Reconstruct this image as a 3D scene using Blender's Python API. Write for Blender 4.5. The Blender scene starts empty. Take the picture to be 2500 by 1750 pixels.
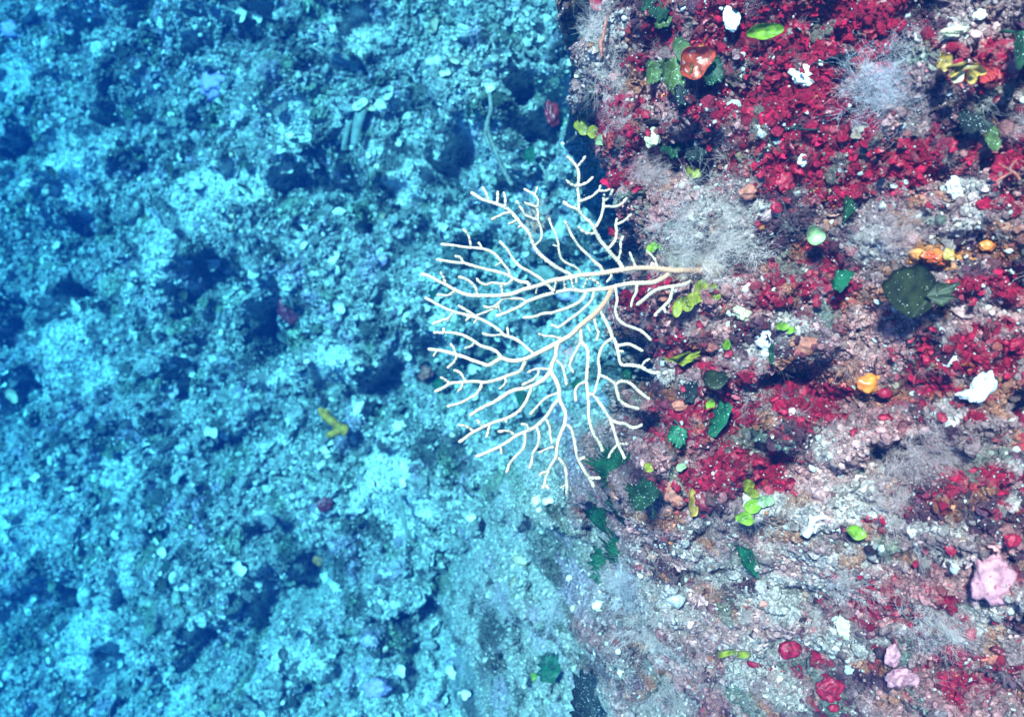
import bpy, math, random
import numpy as np
from mathutils import Vector, Matrix, Euler

# ------------------------------------------------------------------ camera, sky, sun, exposure
sc = bpy.context.scene
C = sc.collection
CAM_Z = 2.2
HFOV = math.radians(58.0)
TW = 2 * math.tan(HFOV / 2)            # frame width per metre of depth

cam_d = bpy.data.cameras.new('camera')
cam_d.sensor_width = 36.0
cam_d.angle = HFOV
cam_d.clip_start = 0.02
cam_d.clip_end = 60.0
cam_d.dof.use_dof = True
cam_d.dof.focus_distance = 0.74
cam_d.dof.aperture_fstop = 9.0
cam = bpy.data.objects.new('camera', cam_d)
cam.location = (0, 0, CAM_Z)
C.objects.link(cam)
sc.camera = cam

SUN = Vector((-0.27, 0.32, 0.91)).normalized()
world = bpy.data.worlds.new('World')
sc.world = world
world.use_nodes = True
wn = world.node_tree
sky = wn.nodes.new('ShaderNodeTexSky')
sky.sky_type = 'NISHITA'
sky.sun_disc = False
sky.sun_elevation = math.asin(SUN.z)
sky.sun_rotation = math.atan2(SUN.x, SUN.y)
bg = wn.nodes['Background']
bg.inputs['Strength'].default_value = 0.065
wn.links.new(sky.outputs[0], bg.inputs['Color'])

sun_d = bpy.data.lights.new('sun', 'SUN')
sun_d.energy = 5.0
sun_d.angle = math.radians(6.0)
sun_d.color = (1.0, 0.82, 0.68)
sun = bpy.data.objects.new('sun', sun_d)
sun.rotation_euler = SUN.to_track_quat('Z', 'Y').to_euler()
sun.location = (0, 0, 4)
C.objects.link(sun)

sc.view_settings.view_transform = 'Standard'
sc.view_settings.look = 'None'
sc.view_settings.gamma = 1.0
sc.view_settings.use_curve_mapping = False
sc.view_settings.exposure = 2.1
sc.render.engine = 'CYCLES'
sc.cycles.use_denoising = True
sc.cycles.max_bounces = 4
sc.cycles.diffuse_bounces = 2
sc.cycles.glossy_bounces = 1
sc.cycles.transmission_bounces = 2
sc.cycles.volume_bounces = 0
sc.cycles.caustics_reflective = False
sc.cycles.caustics_refractive = False

rng = np.random.default_rng(7)
random.seed(7)

# ------------------------------------------------------------------ numeric helpers
def _hash(ix, iy, seed):
    h = (ix.astype(np.int64) * 374761393 + iy.astype(np.int64) * 668265263 + seed * 2147483647 + 1013904223) & 0xFFFFFFFF
    h = ((h ^ (h >> 13)) * 1274126177) & 0xFFFFFFFF
    h = ((h ^ (h >> 16)) * 2246822519) & 0xFFFFFFFF
    return (h ^ (h >> 15)) & 0xFFFFFF

def perlin(x, y, seed=0):
    x0 = np.floor(x); y0 = np.floor(y)
    fx = x - x0; fy = y - y0
    u = fx * fx * fx * (fx * (fx * 6 - 15) + 10); v = fy * fy * fy * (fy * (fy * 6 - 15) + 10)
    def g(dx, dy):
        a = _hash(x0 + dx, y0 + dy, seed) * (2 * math.pi / 0xFFFFFF)
        return np.cos(a) * (fx - dx) + np.sin(a) * (fy - dy)
    n0 = g(0, 0) * (1 - u) + g(1, 0) * u
    n1 = g(0, 1) * (1 - u) + g(1, 1) * u
    return (n0 * (1 - v) + n1 * v) * 1.5

def fbm(x, y, f, octv=4, gain=0.5, seed=0):
    s = 0; a = 1.0
    for i in range(octv):
        s = s + a * perlin(x * f + 17.3 * i, y * f - 9.1 * i, seed + i)
        a *= gain; f *= 2.03
    return s

def domes(x, y, f, seed=0):
    """cobble-like bumps: 0 between, 1 on top, plus a per-cell random"""
    x = x * f; y = y * f
    x0 = np.floor(x); y0 = np.floor(y)
    best = np.full(x.shape, 9.0); rid = np.zeros(x.shape)
    for dx in (-1, 0, 1):
        for dy in (-1, 0, 1):
            cx = x0 + dx; cy = y0 + dy
            h1 = _hash(cx, cy, seed) / 0xFFFFFF; h2 = _hash(cx, cy, seed + 91) / 0xFFFFFF
            d = (cx + h1 - x) ** 2 + (cy + h2 - y) ** 2
            m = d < best
            best = np.where(m, d, best); rid = np.where(m, h1, rid)
    return np.sqrt(np.clip(1 - best * 1.3, 0, 1)), rid

def sstep(t):
    t = np.clip(t, 0, 1)
    return t * t * (3 - 2 * t)

def px_x(px, d): return (px - 1250.0) / 2500.0 * TW * d
def px_y(py, d): return -(py - 875.0) / 2500.0 * TW * d

# ------------------------------------------------------------------ shape of the place (heights in metres)
def floor_depth(px): return 1.50 + 0.62 * (1 - px / 1450.0)

# (px, py, rx, ry, angle, depth m): clefts and hollows (+) / mounds (-) of the seabed
FEAT = [
 (30,370,90,60,20,.13),(270,120,60,40,0,.07),(330,290,70,40,0,.08),(520,150,60,60,0,.08),(650,90,60,50,0,.09),
 (800,50,80,40,0,.09),(790,470,110,50,-15,.12),(890,520,60,40,0,.08),(1100,420,90,45,-35,.16),(1325,285,60,60,0,.18),
 (560,690,80,50,30,.12),(690,790,60,90,0,.17),(600,830,80,50,0,.10),(470,960,70,50,0,.10),(915,960,80,60,0,.15),
 (1090,900,80,50,0,.10),(590,1080,60,50,0,.08),(550,1560,90,40,50,.13),(690,1470,90,45,50,.15),(620,1600,50,40,20,.1),(640,1410,80,50,0,.10),
 (760,1410,60,60,0,.10),(880,1590,70,50,0,.10),(250,1620,60,60,0,.10),(160,740,80,40,20,.12),(60,800,80,60,0,.12),
 (25,960,60,70,0,.15),(1000,1500,80,50,0,.10),(1060,1620,70,50,0,.10),(820,1360,60,50,0,.09),(720,1320,60,40,0,.08),
 (190,590,80,40,15,.07),(420,1280,50,40,0,.08),(1240,880,70,50,0,.08),(1330,1000,60,60,0,.07),(60,1500,70,50,0,.08),
 (180,1490,40,60,-20,.09),(1180,640,60,40,0,.08),(1270,520,60,40,0,.07),(1000,620,60,40,0,.07),(360,60,60,40,0,.07),
 (1350,690,80,60,0,.06),(1250,1050,70,50,0,.06),(340,1690,80,50,0,.1),(1200,1500,60,40,0,.06),
 (230,420,110,40,10,-.05),(520,500,100,60,0,-.05),(1000,440,90,35,-25,-.06),(180,850,100,60,20,-.07),(840,890,70,60,0,-.09),
 (690,920,40,40,0,-.06),(70,1250,80,60,0,-.06),(240,1570,70,100,-25,-.09),(340,1390,70,50,0,-.05),(960,1180,110,70,0,-.05),
 (1260,1190,100,70,0,-.05),(760,1560,90,60,0,-.05),(930,1560,60,50,0,-.05),(1150,210,90,70,0,-.05),(540,210,60,50,0,-.06),
 (900,120,80,60,0,-.05),(700,250,90,60,0,-.05),(1180,330,50,40,0,-.05),(420,620,120,60,0,-.05),(400,1000,130,60,0,-.04)]
_F = []
for (a, b, rx, ry, ang, dp) in FEAT:
    d = floor_depth(a)
    k = TW * d / 2500
    _F.append((px_x(a, d), px_y(b, d), rx * k * 1.1, ry * k * 1.1, math.radians(ang), dp * (1.05 if dp > 0 else 1.0)))
# pale sand drifts (real colour of the sand) and the other growths of the seabed: (px, py, r)
SAND = [(230,420,120),(520,490,110),(1000,440,90),(200,860,165),(830,890,80),(690,920,45),(75,1260,130),(235,1575,140),(340,1390,70),
        (960,1190,120),(1260,1190,110),(760,1560,90),(640,470,80),(1330,560,60),(1440,90,60),(150,380,70),(420,620,100),(1080,760,60),(740,330,70),(900,130,70),(50,190,90),(300,1150,80),(430,1690,80)]
_S = [(px_x(a, floor_depth(a)), px_y(b, floor_depth(a)), r * TW * floor_depth(a) / 2500) for a, b, r in SAND]

def floor_base(x, y):
    z = CAM_Z - 1.55 + 0.50 * np.clip(x, -1.6, 0.4) + 0.03 * y
    return z

def sand_mask(x, y):
    m = np.zeros(np.shape(x))
    for (a, b, r) in _S:
        d2 = ((x - a) ** 2 + (y - b) ** 2) / (r * r)
        m = np.maximum(m, np.exp(-d2 * 1.6))
    return sstep((m + 0.35 * fbm(x, y, 14, 3, .6, 55) - 0.28) / 0.3)

def floor_z(x, y, sand=None):
    x = np.asarray(x, float); y = np.asarray(y, float)
    z = floor_base(x, y)
    wx = x + 0.045 * perlin(x * 8, y * 8, 71) + .03 * perlin(x * 19, y * 19, 73); wy = y + 0.045 * perlin(x * 8 + 5, y * 8, 72) + .03 * perlin(x * 19, y * 19 + 7, 74)
    for (a, b, rx, ry, an, dp) in _F:
        ddx = wx - a; ddy = wy - b
        u = (ddx * math.cos(an) + ddy * math.sin(an)) / rx; v = (-ddx * math.sin(an) + ddy * math.cos(an)) / ry
        r2 = u * u + v * v
        m = r2 < 9
        if np.any(m):
            z = z - dp * np.exp(-np.clip(r2, 0, 30) ** 1.4)
    if sand is None: sand = sand_mask(x, y)
    rough = 1 - 0.75 * sand
    big = fbm(x, y, 3.0, 2, .5, 3) * 0.05
    rid = 1 - np.abs(fbm(wx, wy, 9, 3, .55, 11)) * 1.6
    d1, _ = domes(wx, wy, 17, 5); d2, _ = domes(wx + .3, wy, 39, 6)
    z = z + big + rough * (0.032 * rid + 0.016 * d1 + 0.012 * d2 + 0.012 * fbm(x, y, 70, 2, .6, 21))
    z = z + 0.004 * fbm(x, y, 60, 2, .6, 23) * sand
    return z

# the near ledge: its lip as (py, px) seen at 0.70 m
LIP = np.array([(-700,1450),(-200,1455),(0,1460),(130,1490),(300,1495),(420,1515),(520,1560),(600,1590),(660,1590),(720,1545),(790,1560),
                (850,1620),(930,1610),(1010,1600),(1130,1590),(1230,1600),(1330,1680),(1450,1790),(1560,1860),(1680,1900),(1900,1920),(2500,1940)], float)
LIPW = np.array([(-700,.011),(250,.012),(480,.013),(600,.013),(900,.014),(1050,.025),(1160,.045),(1330,.12),(1500,.19),(1700,.23),(2500,.26)], float)
_ly = -(LIP[:, 0] - 875) / 2500 * TW * 0.70
_lx = (LIP[:, 1] - 1250) / 2500 * TW * 0.70
_lwy = -(LIPW[:, 0] - 875) / 2500 * TW * 0.70
# (px, py, rx, ry, angle, depth): hollows of the ledge
LFEAT = [(1965,960,90,55,-30,.045),(1880,1120,70,40,-20,.035),(2440,1000,60,60,0,.035),(1700,900,60,40,0,.02),(1790,1010,40,50,0,.02),
         (2040,150,40,30,0,.02),(1640,360,70,40,0,.03),(1560,730,50,50,0,.02),(2380,300,60,50,0,.025),(2440,690,90,30,5,.03),
         (1720,400,40,40,0,.02),(2140,1120,90,30,10,.03),(2450,1330,50,60,0,.03),(2400,1700,120,40,-10,.03),(1850,250,60,50,0,.018),(2030,70,70,40,0,.015),
         (1720,540,110,90,0,-.015),(2190,240,90,60,0,-.012),(2250,1100,120,70,0,-.015),(2000,1320,120,80,0,-.012),(2430,1420,60,70,0,-.02),(1900,840,90,50,0,-.02),(2200,880,80,60,0,-.012)]
_L = []
for (a, b, rx, ry, ang, dp) in LFEAT:
    k = TW * .66 / 2500
    _L.append((px_x(a, .66 - .03 * (a - 1900) / 600), px_y(b, .66 - .03 * (a - 1900) / 600), rx * k, ry * k, math.radians(ang), dp * (1.5 if dp > 0 else 1)))

def lip_x(y): return np.interp(-np.asarray(y), -_ly[:: 1], _lx) if _ly[0] > _ly[-1] else np.interp(y, _ly, _lx)
def lip_w(y): return np.interp(-np.asarray(y), -_lwy, LIPW[:, 1])

def ledge_z(x, y, full=False):
    x = np.asarray(x, float); y = np.asarray(y, float)
    wx = x + 0.012 * perlin(x * 25, y * 25, 171) + .004 * perlin(x * 80, y * 80, 173); wy = y + 0.012 * perlin(x * 25 + 5, y * 25, 172)
    w = lip_w(y)
    s = wx - lip_x(y) + .026 * perlin(x * 9, y * 13, 181) + .016 * perlin(x * 40, y * 40, 182) + np.clip(w - .03, 0, .2) * .22 * fbm(x, y, 7, 2, .5, 183)
    z = CAM_Z - 0.72 + 0.62 * np.clip(s, -.2, 0.32) - 0.18 * np.clip(-y, 0, .6) * 0.5
    drop = 1.25 * sstep(-s / (w * 2.2) + .0)
    z = z - drop - 0.03 * np.exp(-np.clip(s, 0, 1) / 0.02)
    for (a, b, rx, ry, an, dp) in _L:
        ddx = wx - a; ddy = wy - b
        u = (ddx * math.cos(an) + ddy * math.sin(an)) / rx; v = (-ddx * math.sin(an) + ddy * math.cos(an)) / ry
        z = z - dp * np.exp(-np.clip(u * u + v * v, 0, 30) ** 1.4)
    z = z + 0.016 * fbm(x, y, 10, 2, .5, 103)
    rid = 1 - np.abs(fbm(wx, wy, 24, 3, .55, 111)) * 1.6
    d1, _ = domes(wx, wy, 48, 105); d2, _ = domes(wx + .3, wy, 110, 106)
    z = z + 0.017 * rid + 0.011 * d1 + 0.006 * d2 + 0.0035 * fbm(x, y, 190, 2, .6, 121)
    # the upper part of the ledge overhangs: its face leans back under the lip
    return (z, drop * .13 * (1 - sstep((w - .022) / .03)) + sstep(drop / .12) * (1 - sstep((w - .03) / .05)) * (.05 * fbm(y, z, 9, 3, .55, 191) + .014 * domes(y, z, 26, 192)[0])) if full else z

def ground_at(px, py):
    """first ground point along the sight line of a pixel; returns x, y, z, depth"""
    d = np.linspace(0.45, 2.6, 1100)
    x = px_x(px, d); y = px_y(py, d)
    g = np.maximum(floor_z(x, y), ledge_z(x, y))
    i = int(np.argmax(g >= CAM_Z - d))
    return float(x[i]), float(y[i]), float(CAM_Z - d[i]), float(d[i])

# ------------------------------------------------------------------ colour zones
def G(px, py, lst):
    s = np.zeros(np.shape(px))
    for (a, b, rx, ry, w) in lst:
        s = s + w * np.exp(-((px - a) / rx) ** 2 - ((py - b) / ry) ** 2)
    return s
CRIM = [(1900,230,200,150,1.0),(1780,60,150,90,.6),(2080,60,170,100,1.0),(2400,170,120,70,.7),(2160,400,170,70,1.0),(2480,420,70,90,.8),(1500,320,70,150,.9),
        (1960,690,130,80,.9),(1560,710,70,60,1.0),(1790,1000,70,130,.9),(1970,970,90,60,1.2),(1850,1130,110,60,1.0),(1700,1180,100,70,.7),
        (2300,860,140,70,.6),(2450,850,70,70,.8),(2250,950,160,90,.45),(2400,1150,130,90,.5),(2180,1260,120,90,.4),(2250,1480,160,90,.6),(2350,1650,140,80,.6),
        (2440,690,90,50,1.1),(1650,830,80,60,.5),(1650,1020,70,60,.6),(1600,60,120,60,.4),(2000,420,120,80,.4),(1850,420,80,60,.4),(2060,1440,60,60,.4),(1950,1620,90,60,.5)]
PALE = [(2000,1330,230,150,1.0),(1880,1560,230,160,1.0),(1640,1450,180,120,.7),(2430,760,110,80,.9),(2180,600,130,90,.6),(1700,560,150,130,.8),(2150,790,140,60,.5),
        (1900,830,110,70,.8),(2010,1150,140,90,.7),(2200,240,150,100,.5),(1480,120,60,170,1.1),(1470,300,40,80,.6),(2330,70,120,60,.7),(2400,470,70,60,.6),(1900,640,60,50,.4),(2120,880,160,80,.4),(2150,1120,160,160,.4),(2430,1550,120,90,.5)]
ORNG = [(2310,630,110,40,1.0),(2130,930,60,50,.5),(1720,80,50,50,.6),(2250,600,60,50,.4),(2350,870,80,40,.4),(2000,470,60,40,.3),(2420,190,60,60,.4)]

def to_px(x, y, z):
    d = CAM_Z - z
    return 1250 + x / (TW * d) * 2500, 875 - y / (TW * d) * 2500

def mixc(a, b, t): return a * (1 - t)[..., None] + b * t[..., None]
def arr(*c): return np.array(c, float)

def ledge_col(x, y, z, jit=0.0):
    px, py = to_px(x, y, z)
    slope = sstep((CAM_Z - 0.80 - z + .06 * fbm(x, y, 20, 2, .5, 208)) / .30)
    n1 = fbm(x, y, 34, 4, .6, 201); n2 = fbm(x, y, 60, 3, .6, 202); n3 = fbm(x, y, 18, 3, .6, 203)
    r = rng.normal(0, 1, np.shape(x)) * jit
    crim = G(px, py, CRIM); pale = G(px, py, PALE); org = G(px, py, ORNG)
    col = np.broadcast_to(arr(.25, .13, .135), np.shape(x) + (3,)).copy()
    col = mixc(col, arr(.07, .022, .035), sstep((n3 + .02) / .3))
    col = mixc(col, arr(.40, .285, .275), sstep((pale * .8 - crim * .5 + .75 * n1 - .28 + .3 * r) / .35))
    col = mixc(col, arr(.42, .15, .15), sstep((fbm(x, y, 15, 3, .6, 221) - .02 + .2 * r) / .4) * .65)
    col = mixc(col, arr(.30, .085, .03), sstep((fbm(x, y, 28, 3, .6, 222) - .25 - .25 * pale + .2 * r) / .3) * .7)
    col = mixc(col, arr(.27, .005, .024), sstep((crim * 1.0 - pale * .2 + .6 * n2 - .26 + .22 * r) / .4))
    col = mixc(col, arr(.55, .16, .03), sstep((org + .5 * n2 - .65 + .3 * r) / .25) * .85)
    col = mixc(col, arr(.10, .14, .11), sstep((fbm(x, y, 26, 3, .6, 209) - .62 + .25 * r) / .2) * .7)
    if np.any(slope > 0):
        col = mixc(col, floor_col(x, y, sand_mask(x, y) * .3, jit) * .75, slope * .95)
    return np.clip(col, .004, .9)

def floor_col(x, y, sand, jit=0.0):
    n1 = fbm(x, y, 9, 4, .6, 301); n2 = fbm(x, y, 22, 3, .6, 302); n3 = fbm(x, y, 5, 3, .6, 303)
    r = rng.normal(0, 1, np.shape(x)) * jit
    col = np.broadcast_to(arr(.46, .46, .43), np.shape(x) + (3,)).copy()
    col = mixc(col, arr(.09, .10, .085), sstep((n1 - .12 + .2 * r) / .4))
    col = mixc(col, arr(.46, .36, .48), sstep((n2 + .3 * n3 - .5 + .2 * r) / .25) * .8)
    col = mixc(col, arr(.16, .22, .12), sstep((fbm(x, y, 13, 3, .6, 305) - .42 + .2 * r) / .25) * .7)
    col = mixc(col, arr(.74, .73, .69), sstep(sand * 1.3 + .2 * r - .15))
    return np.clip(col, .01, .9)

# ------------------------------------------------------------------ mesh and material helpers
def make_mesh(name, verts, faces, smooth=True, cols=None):
    me = bpy.data.meshes.new(name)
    verts = np.asarray(verts, np.float32)
    if isinstance(faces, np.ndarray):
        nf, k = faces.shape
        me.vertices.add(len(verts)); me.vertices.foreach_set('co', verts.ravel())
        me.loops.add(nf * k); me.loops.foreach_set('vertex_index', faces.astype(np.int32).ravel())
        me.polygons.add(nf)
        me.polygons.foreach_set('loop_start', np.arange(nf, dtype=np.int32) * k)
        me.polygons.foreach_set('loop_total', np.full(nf, k, np.int32))
        me.update(calc_edges=True)
    else:
        me.from_pydata(verts.tolist(), [], faces); me.update()
    if smooth:
        me.polygons.foreach_set('use_smooth', np.ones(len(me.polygons), bool))
    if cols is not None:
        at = me.attributes.new('col', 'FLOAT_COLOR', 'POINT')
        c4 = np.ones((len(verts), 4), np.float32); c4[:, :3] = cols
        at.data.foreach_set('color', c4.ravel())
    return me

def obj(name, me, mat=None, parent=None):
    o = bpy.data.objects.new(name, me)
    if mat is not None and me is not None and not me.materials: me.materials.append(mat)
    C.objects.link(o)
    if parent is not None: o.parent = parent
    return o

LABELS = set()
def tag(o, label, cat, group=None):
    o['label'] = label; o['category'] = cat
    if group: o['group'] = group
    return o

def grid_faces(nx, ny):
    i = np.arange(nx - 1)[:, None] * ny + np.arange(ny - 1)[None, :]
    i = i.ravel()
    return np.stack([i, i + ny, i + ny + 1, i + 1], 1)

def nt(mat):
    mat.use_nodes = True
    return mat.node_tree, mat.node_tree.nodes['Principled BSDF']

def surf_mat(name, col, rough=.7, spec=.3, var=.35, scale=200., speck=0., speck_col=(.6, .62, .6), speck_scale=800., bump=.35, bump_scale=500., sss=0., col2=None):
    """a procedural surface: base colour broken up by noise, optional silt specks and fine relief"""
    m = bpy.data.materials.new(name)
    t, b = nt(m); N = t.nodes; L = t.links
    ge = N.new('ShaderNodeNewGeometry'); pos = ge.outputs['Position']
    n = N.new('ShaderNodeTexNoise'); n.inputs['Scale'].default_value = scale; n.inputs['Detail'].default_value = 4
    L.new(pos, n.inputs['Vector'])
    r = N.new('ShaderNodeValToRGB')
    c1 = tuple(v * (1 - var) for v in col) + (1,); c2 = (tuple(min(1, v * (1 + var)) for v in col) if col2 is None else tuple(col2)) + (1,)
    r.color_ramp.elements[0].position = .35; r.color_ramp.elements[1].position = .65
    r.color_ramp.elements[0].color = c1; r.color_ramp.elements[1].color = c2
    L.new(n.outputs['Fac'], r.inputs['Fac'])
    out = r.outputs['Color']
    if speck > 0:
        n2 = N.new('ShaderNodeTexNoise'); n2.inputs['Scale'].default_value = speck_scale; n2.inputs['Detail'].default_value = 2
        L.new(pos, n2.inputs['Vector'])
        mr = N.new('ShaderNodeMapRange'); mr.inputs['From Min'].default_value = .74 - .25 * speck; mr.inputs['From Max'].default_value = .80 - .25 * speck
        L.new(n2.outputs['Fac'], mr.inputs['Value'])
        mx = N.new('ShaderNodeMix'); mx.data_type = 'RGBA'
        L.new(mr.outputs[0], mx.inputs['Factor']); L.new(out, mx.inputs['A']); mx.inputs['B'].default_value = tuple(speck_col) + (1,)
        out = mx.outputs['Result']
    L.new(out, b.inputs['Base Color'])
    b.inputs['Roughness'].default_value = rough
    b.inputs['Specular IOR Level'].default_value = spec
    if sss > 0:
        b.inputs['Subsurface Weight'].default_value = sss
        b.inputs['Subsurface Radius'].default_value = (.004, .003, .002)
        b.inputs['Subsurface Scale'].default_value = 1.0
    if bump > 0:
        bn = N.new('ShaderNodeTexNoise'); bn.inputs['Scale'].default_value = bump_scale; bn.inputs['Detail'].default_value = 3
        L.new(pos, bn.inputs['Vector'])
        bp = N.new('ShaderNodeBump'); bp.inputs['Strength'].default_value = bump; bp.inputs['Distance'].default_value = .001
        L.new(bn.outputs['Fac'], bp.inputs['Height']); L.new(bp.outputs[0], b.inputs['Normal'])
    return m

def attr_mat(name, attr, kind, rough=.75, spec=.3, var_scale=400., var=.5, bump=.5, bump_scale=600., dist=.002):
    m = bpy.data.materials.new(name)
    t, b = nt(m); N = t.nodes; L = t.links
    a = N.new('ShaderNodeAttribute'); a.attribute_type = kind; a.attribute_name = attr
    tc = N.new('ShaderNodeTexCoord')
    n = N.new('ShaderNodeTexNoise'); n.inputs['Scale'].default_value = var_scale; n.inputs['Detail'].default_value = 3
    L.new(tc.outputs['Object'], n.inputs['Vector'])
    mr = N.new('ShaderNodeMapRange'); mr.inputs['From Min'].default_value = .3; mr.inputs['From Max'].default_value = .7
    mr.inputs['To Min'].default_value = 1 - var; mr.inputs['To Max'].default_value = 1 + var
    L.new(n.outputs['Fac'], mr.inputs['Value'])
    mx = N.new('ShaderNodeVectorMath'); mx.operation = 'SCALE'
    L.new(a.outputs['Color'], mx.inputs[0]); L.new(mr.outputs[0], mx.inputs['Scale'])
    L.new(mx.outputs[0], b.inputs['Base Color'])
    b.inputs['Roughness'].default_value = rough; b.inputs['Specular IOR Level'].default_value = spec
    if bump > 0:
        bn = N.new('ShaderNodeTexNoise'); bn.inputs['Scale'].default_value = bump_scale; bn.inputs['Detail'].default_value = 4
        L.new(tc.outputs['Object'], bn.inputs['Vector'])
        bp = N.new('ShaderNodeBump'); bp.inputs['Strength'].default_value = bump; bp.inputs['Distance'].default_value = dist
        L.new(bn.outputs['Fac'], bp.inputs['Height']); L.new(bp.outputs[0], b.inputs['Normal'])
    return m

# ------------------------------------------------------------------ seabed and ledge
M_SEABED = attr_mat('seabed_rubble', 'col', 'GEOMETRY', .85, .25, 260., .5, .7, 320., .006)
M_LEDGE = attr_mat('encrusted_rock', 'col', 'GEOMETRY', .65, .3, 600., .55, .7, 900., .003)

def far(a, b, n): return a + (b - a) * (np.linspace(0, 1, n + 1)[1:] ** 2.2)
xs = np.concatenate([far(-1.45, -7, 22)[::-1], np.arange(-1.45, .36, .0042), far(.36, 7, 14)])
ys = np.concatenate([far(-.98, -7, 22)[::-1], np.arange(-.98, .98, .0042), far(.98, 7, 22)])
XX, YY = np.meshgrid(xs, ys, indexing='ij')
SD = sand_mask(XX, YY)
ZZ = floor_z(XX, YY, SD)
seabed = obj('seabed', make_mesh('seabed', np.stack([XX, YY, ZZ], -1).reshape(-1, 3), grid_faces(len(xs), len(ys)), True,
             floor_col(XX, YY, SD).reshape(-1, 3)), M_SEABED)
seabed['kind'] = 'structure'; seabed['label'] = 'pale blue-lit seabed of sand and coral rubble sloping away'

# columns follow the lip and crowd together on its face, so that the drop keeps its detail
xl = np.concatenate([np.arange(-.64, -.075, .0034), np.arange(-.075, .03, .00045), np.arange(.03, .36, .0021), far(.36, 7, 18)])
yl = np.concatenate([far(-.46, -7, 20)[::-1], np.arange(-.46, .40, .0021), far(.40, 7, 20)])
XL, YL = np.meshgrid(xl, yl, indexing='ij')
XL = XL + lip_x(np.clip(YL, -.6, .6))
ZL, UL = ledge_z(XL, YL, True)
FZ = floor_base(XL, YL) - .6
ZL = np.maximum(ZL, FZ)
ledge = obj('rock_ledge', make_mesh('rock_ledge', np.stack([XL + UL, YL, ZL], -1).reshape(-1, 3), grid_faces(len(xl), len(yl)), True,
            ledge_col(XL, YL, ZL).reshape(-1, 3)), M_LEDGE)
ledge['kind'] = 'structure'; ledge['label'] = 'near rock ledge crusted with crimson and pink algae'

# ------------------------------------------------------------------ loose pieces: prototypes and scatter
def ico(sub):
    import bmesh
    bm = bmesh.new(); bmesh.ops.create_icosphere(bm, subdivisions=sub, radius=1.0)
    v = np.array([x.co[:] for x in bm.verts]); f = np.array([[w.index for w in p.verts] for p in bm.faces]); bm.free()
    return v, f
ICO = {k: ico(k) for k in (1, 2, 3, 4)}

def n3(v, f, seed):
    return (perlin(v[:, 0] * f + 3.1, v[:, 1] * f + v[:, 2] * f * .37, seed) + perlin(v[:, 1] * f - 1.7, v[:, 2] * f + v[:, 0] * f * .41, seed + 1) +
            perlin(v[:, 2] * f + 8.2, v[:, 0] * f - v[:, 1] * f * .33, seed + 2)) / 1.7

def lump_mesh(name, seed, s=(1, 1, .7), rough=.35, sub=3, f=1.6, fine=.12, mat=None):
    v, fc = ICO[sub]
    v = v * (1 + rough * n3(v, f, seed) + fine * n3(v, f * 4, seed + 9) + (.5 * fine * n3(v, f * 9, seed + 19) if sub > 3 else 0))[:, None] * np.array(s)
    me = make_mesh(name, v, fc)
    if mat: me.materials.append(mat)
    return me

def sheet_mesh(name, outline_r, a0, a1, na, nr, height, thick=.02, closed=False, mat=None):
    """a leaf-like solid sheet in polar form about its base; outline_r(t), height(u, t, r)"""
    t = np.linspace(0, 1, na); u = np.linspace(0.0, 1, nr)
    T, U = np.meshgrid(t, u, indexing='xy')
    th = a0 + (a1 - a0) * T
    R = outline_r(T) * U
    x = R * np.sin(th); y = R * np.cos(th); z = height(U, T, R)
    top = np.stack([x, y, z + thick / 2 * (1 - .6 * U)], -1).reshape(-1, 3); bot = np.stack([x, y, z - thick / 2 * (1 - .6 * U)], -1).reshape(-1, 3)
    n = na * nr
    i = (np.arange(nr - 1)[:, None] * na + np.arange(na - 1)[None, :]).ravel()
    f1 = np.stack([i, i + 1, i + na + 1, i + na], 1); f2 = f1[:, ::-1] + n
    e = (nr - 1) * na + np.arange(na - 1)
    rim = np.stack([e, e + 1, e + 1 + n, e + n], 1)
    sides = []
    if not closed:
        k = np.arange(nr - 1) * na
        sides.append(np.stack([k, k + na, k + na + n, k + n], 1))
        k = k + na - 1
        sides.append(np.stack([k + na, k, k + n, k + na + n], 1))
    F = np.concatenate([f1[:, ::-1], f2[:, ::-1], rim] + sides)
    me = make_mesh(name, np.concatenate([top, bot]), F)
    if mat: me.materials.append(mat)
    return me

def disc_mesh(name, seed, na=22, nr=4, cup=.25, wob=.2, thick=.08, mat=None):
    r = np.random.default_rng(seed); ph = r.uniform(0, 6.28, 6); am = r.uniform(-1, 1, 6)
    def out(T):
        s = 1.0
        for k in range(2, 6): s = s + wob * am[k] / k * 2 * np.cos(k * T * 2 * math.pi + ph[k])
        return s
    def h(U, T, R): return cup * U ** 2 + .18 * wob * 4 * U * np.sin(3 * T * 2 * math.pi + ph[0]) * .5
    return sheet_mesh(name, out, 0, 2 * math.pi, na, nr, h, thick, True, mat)

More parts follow.
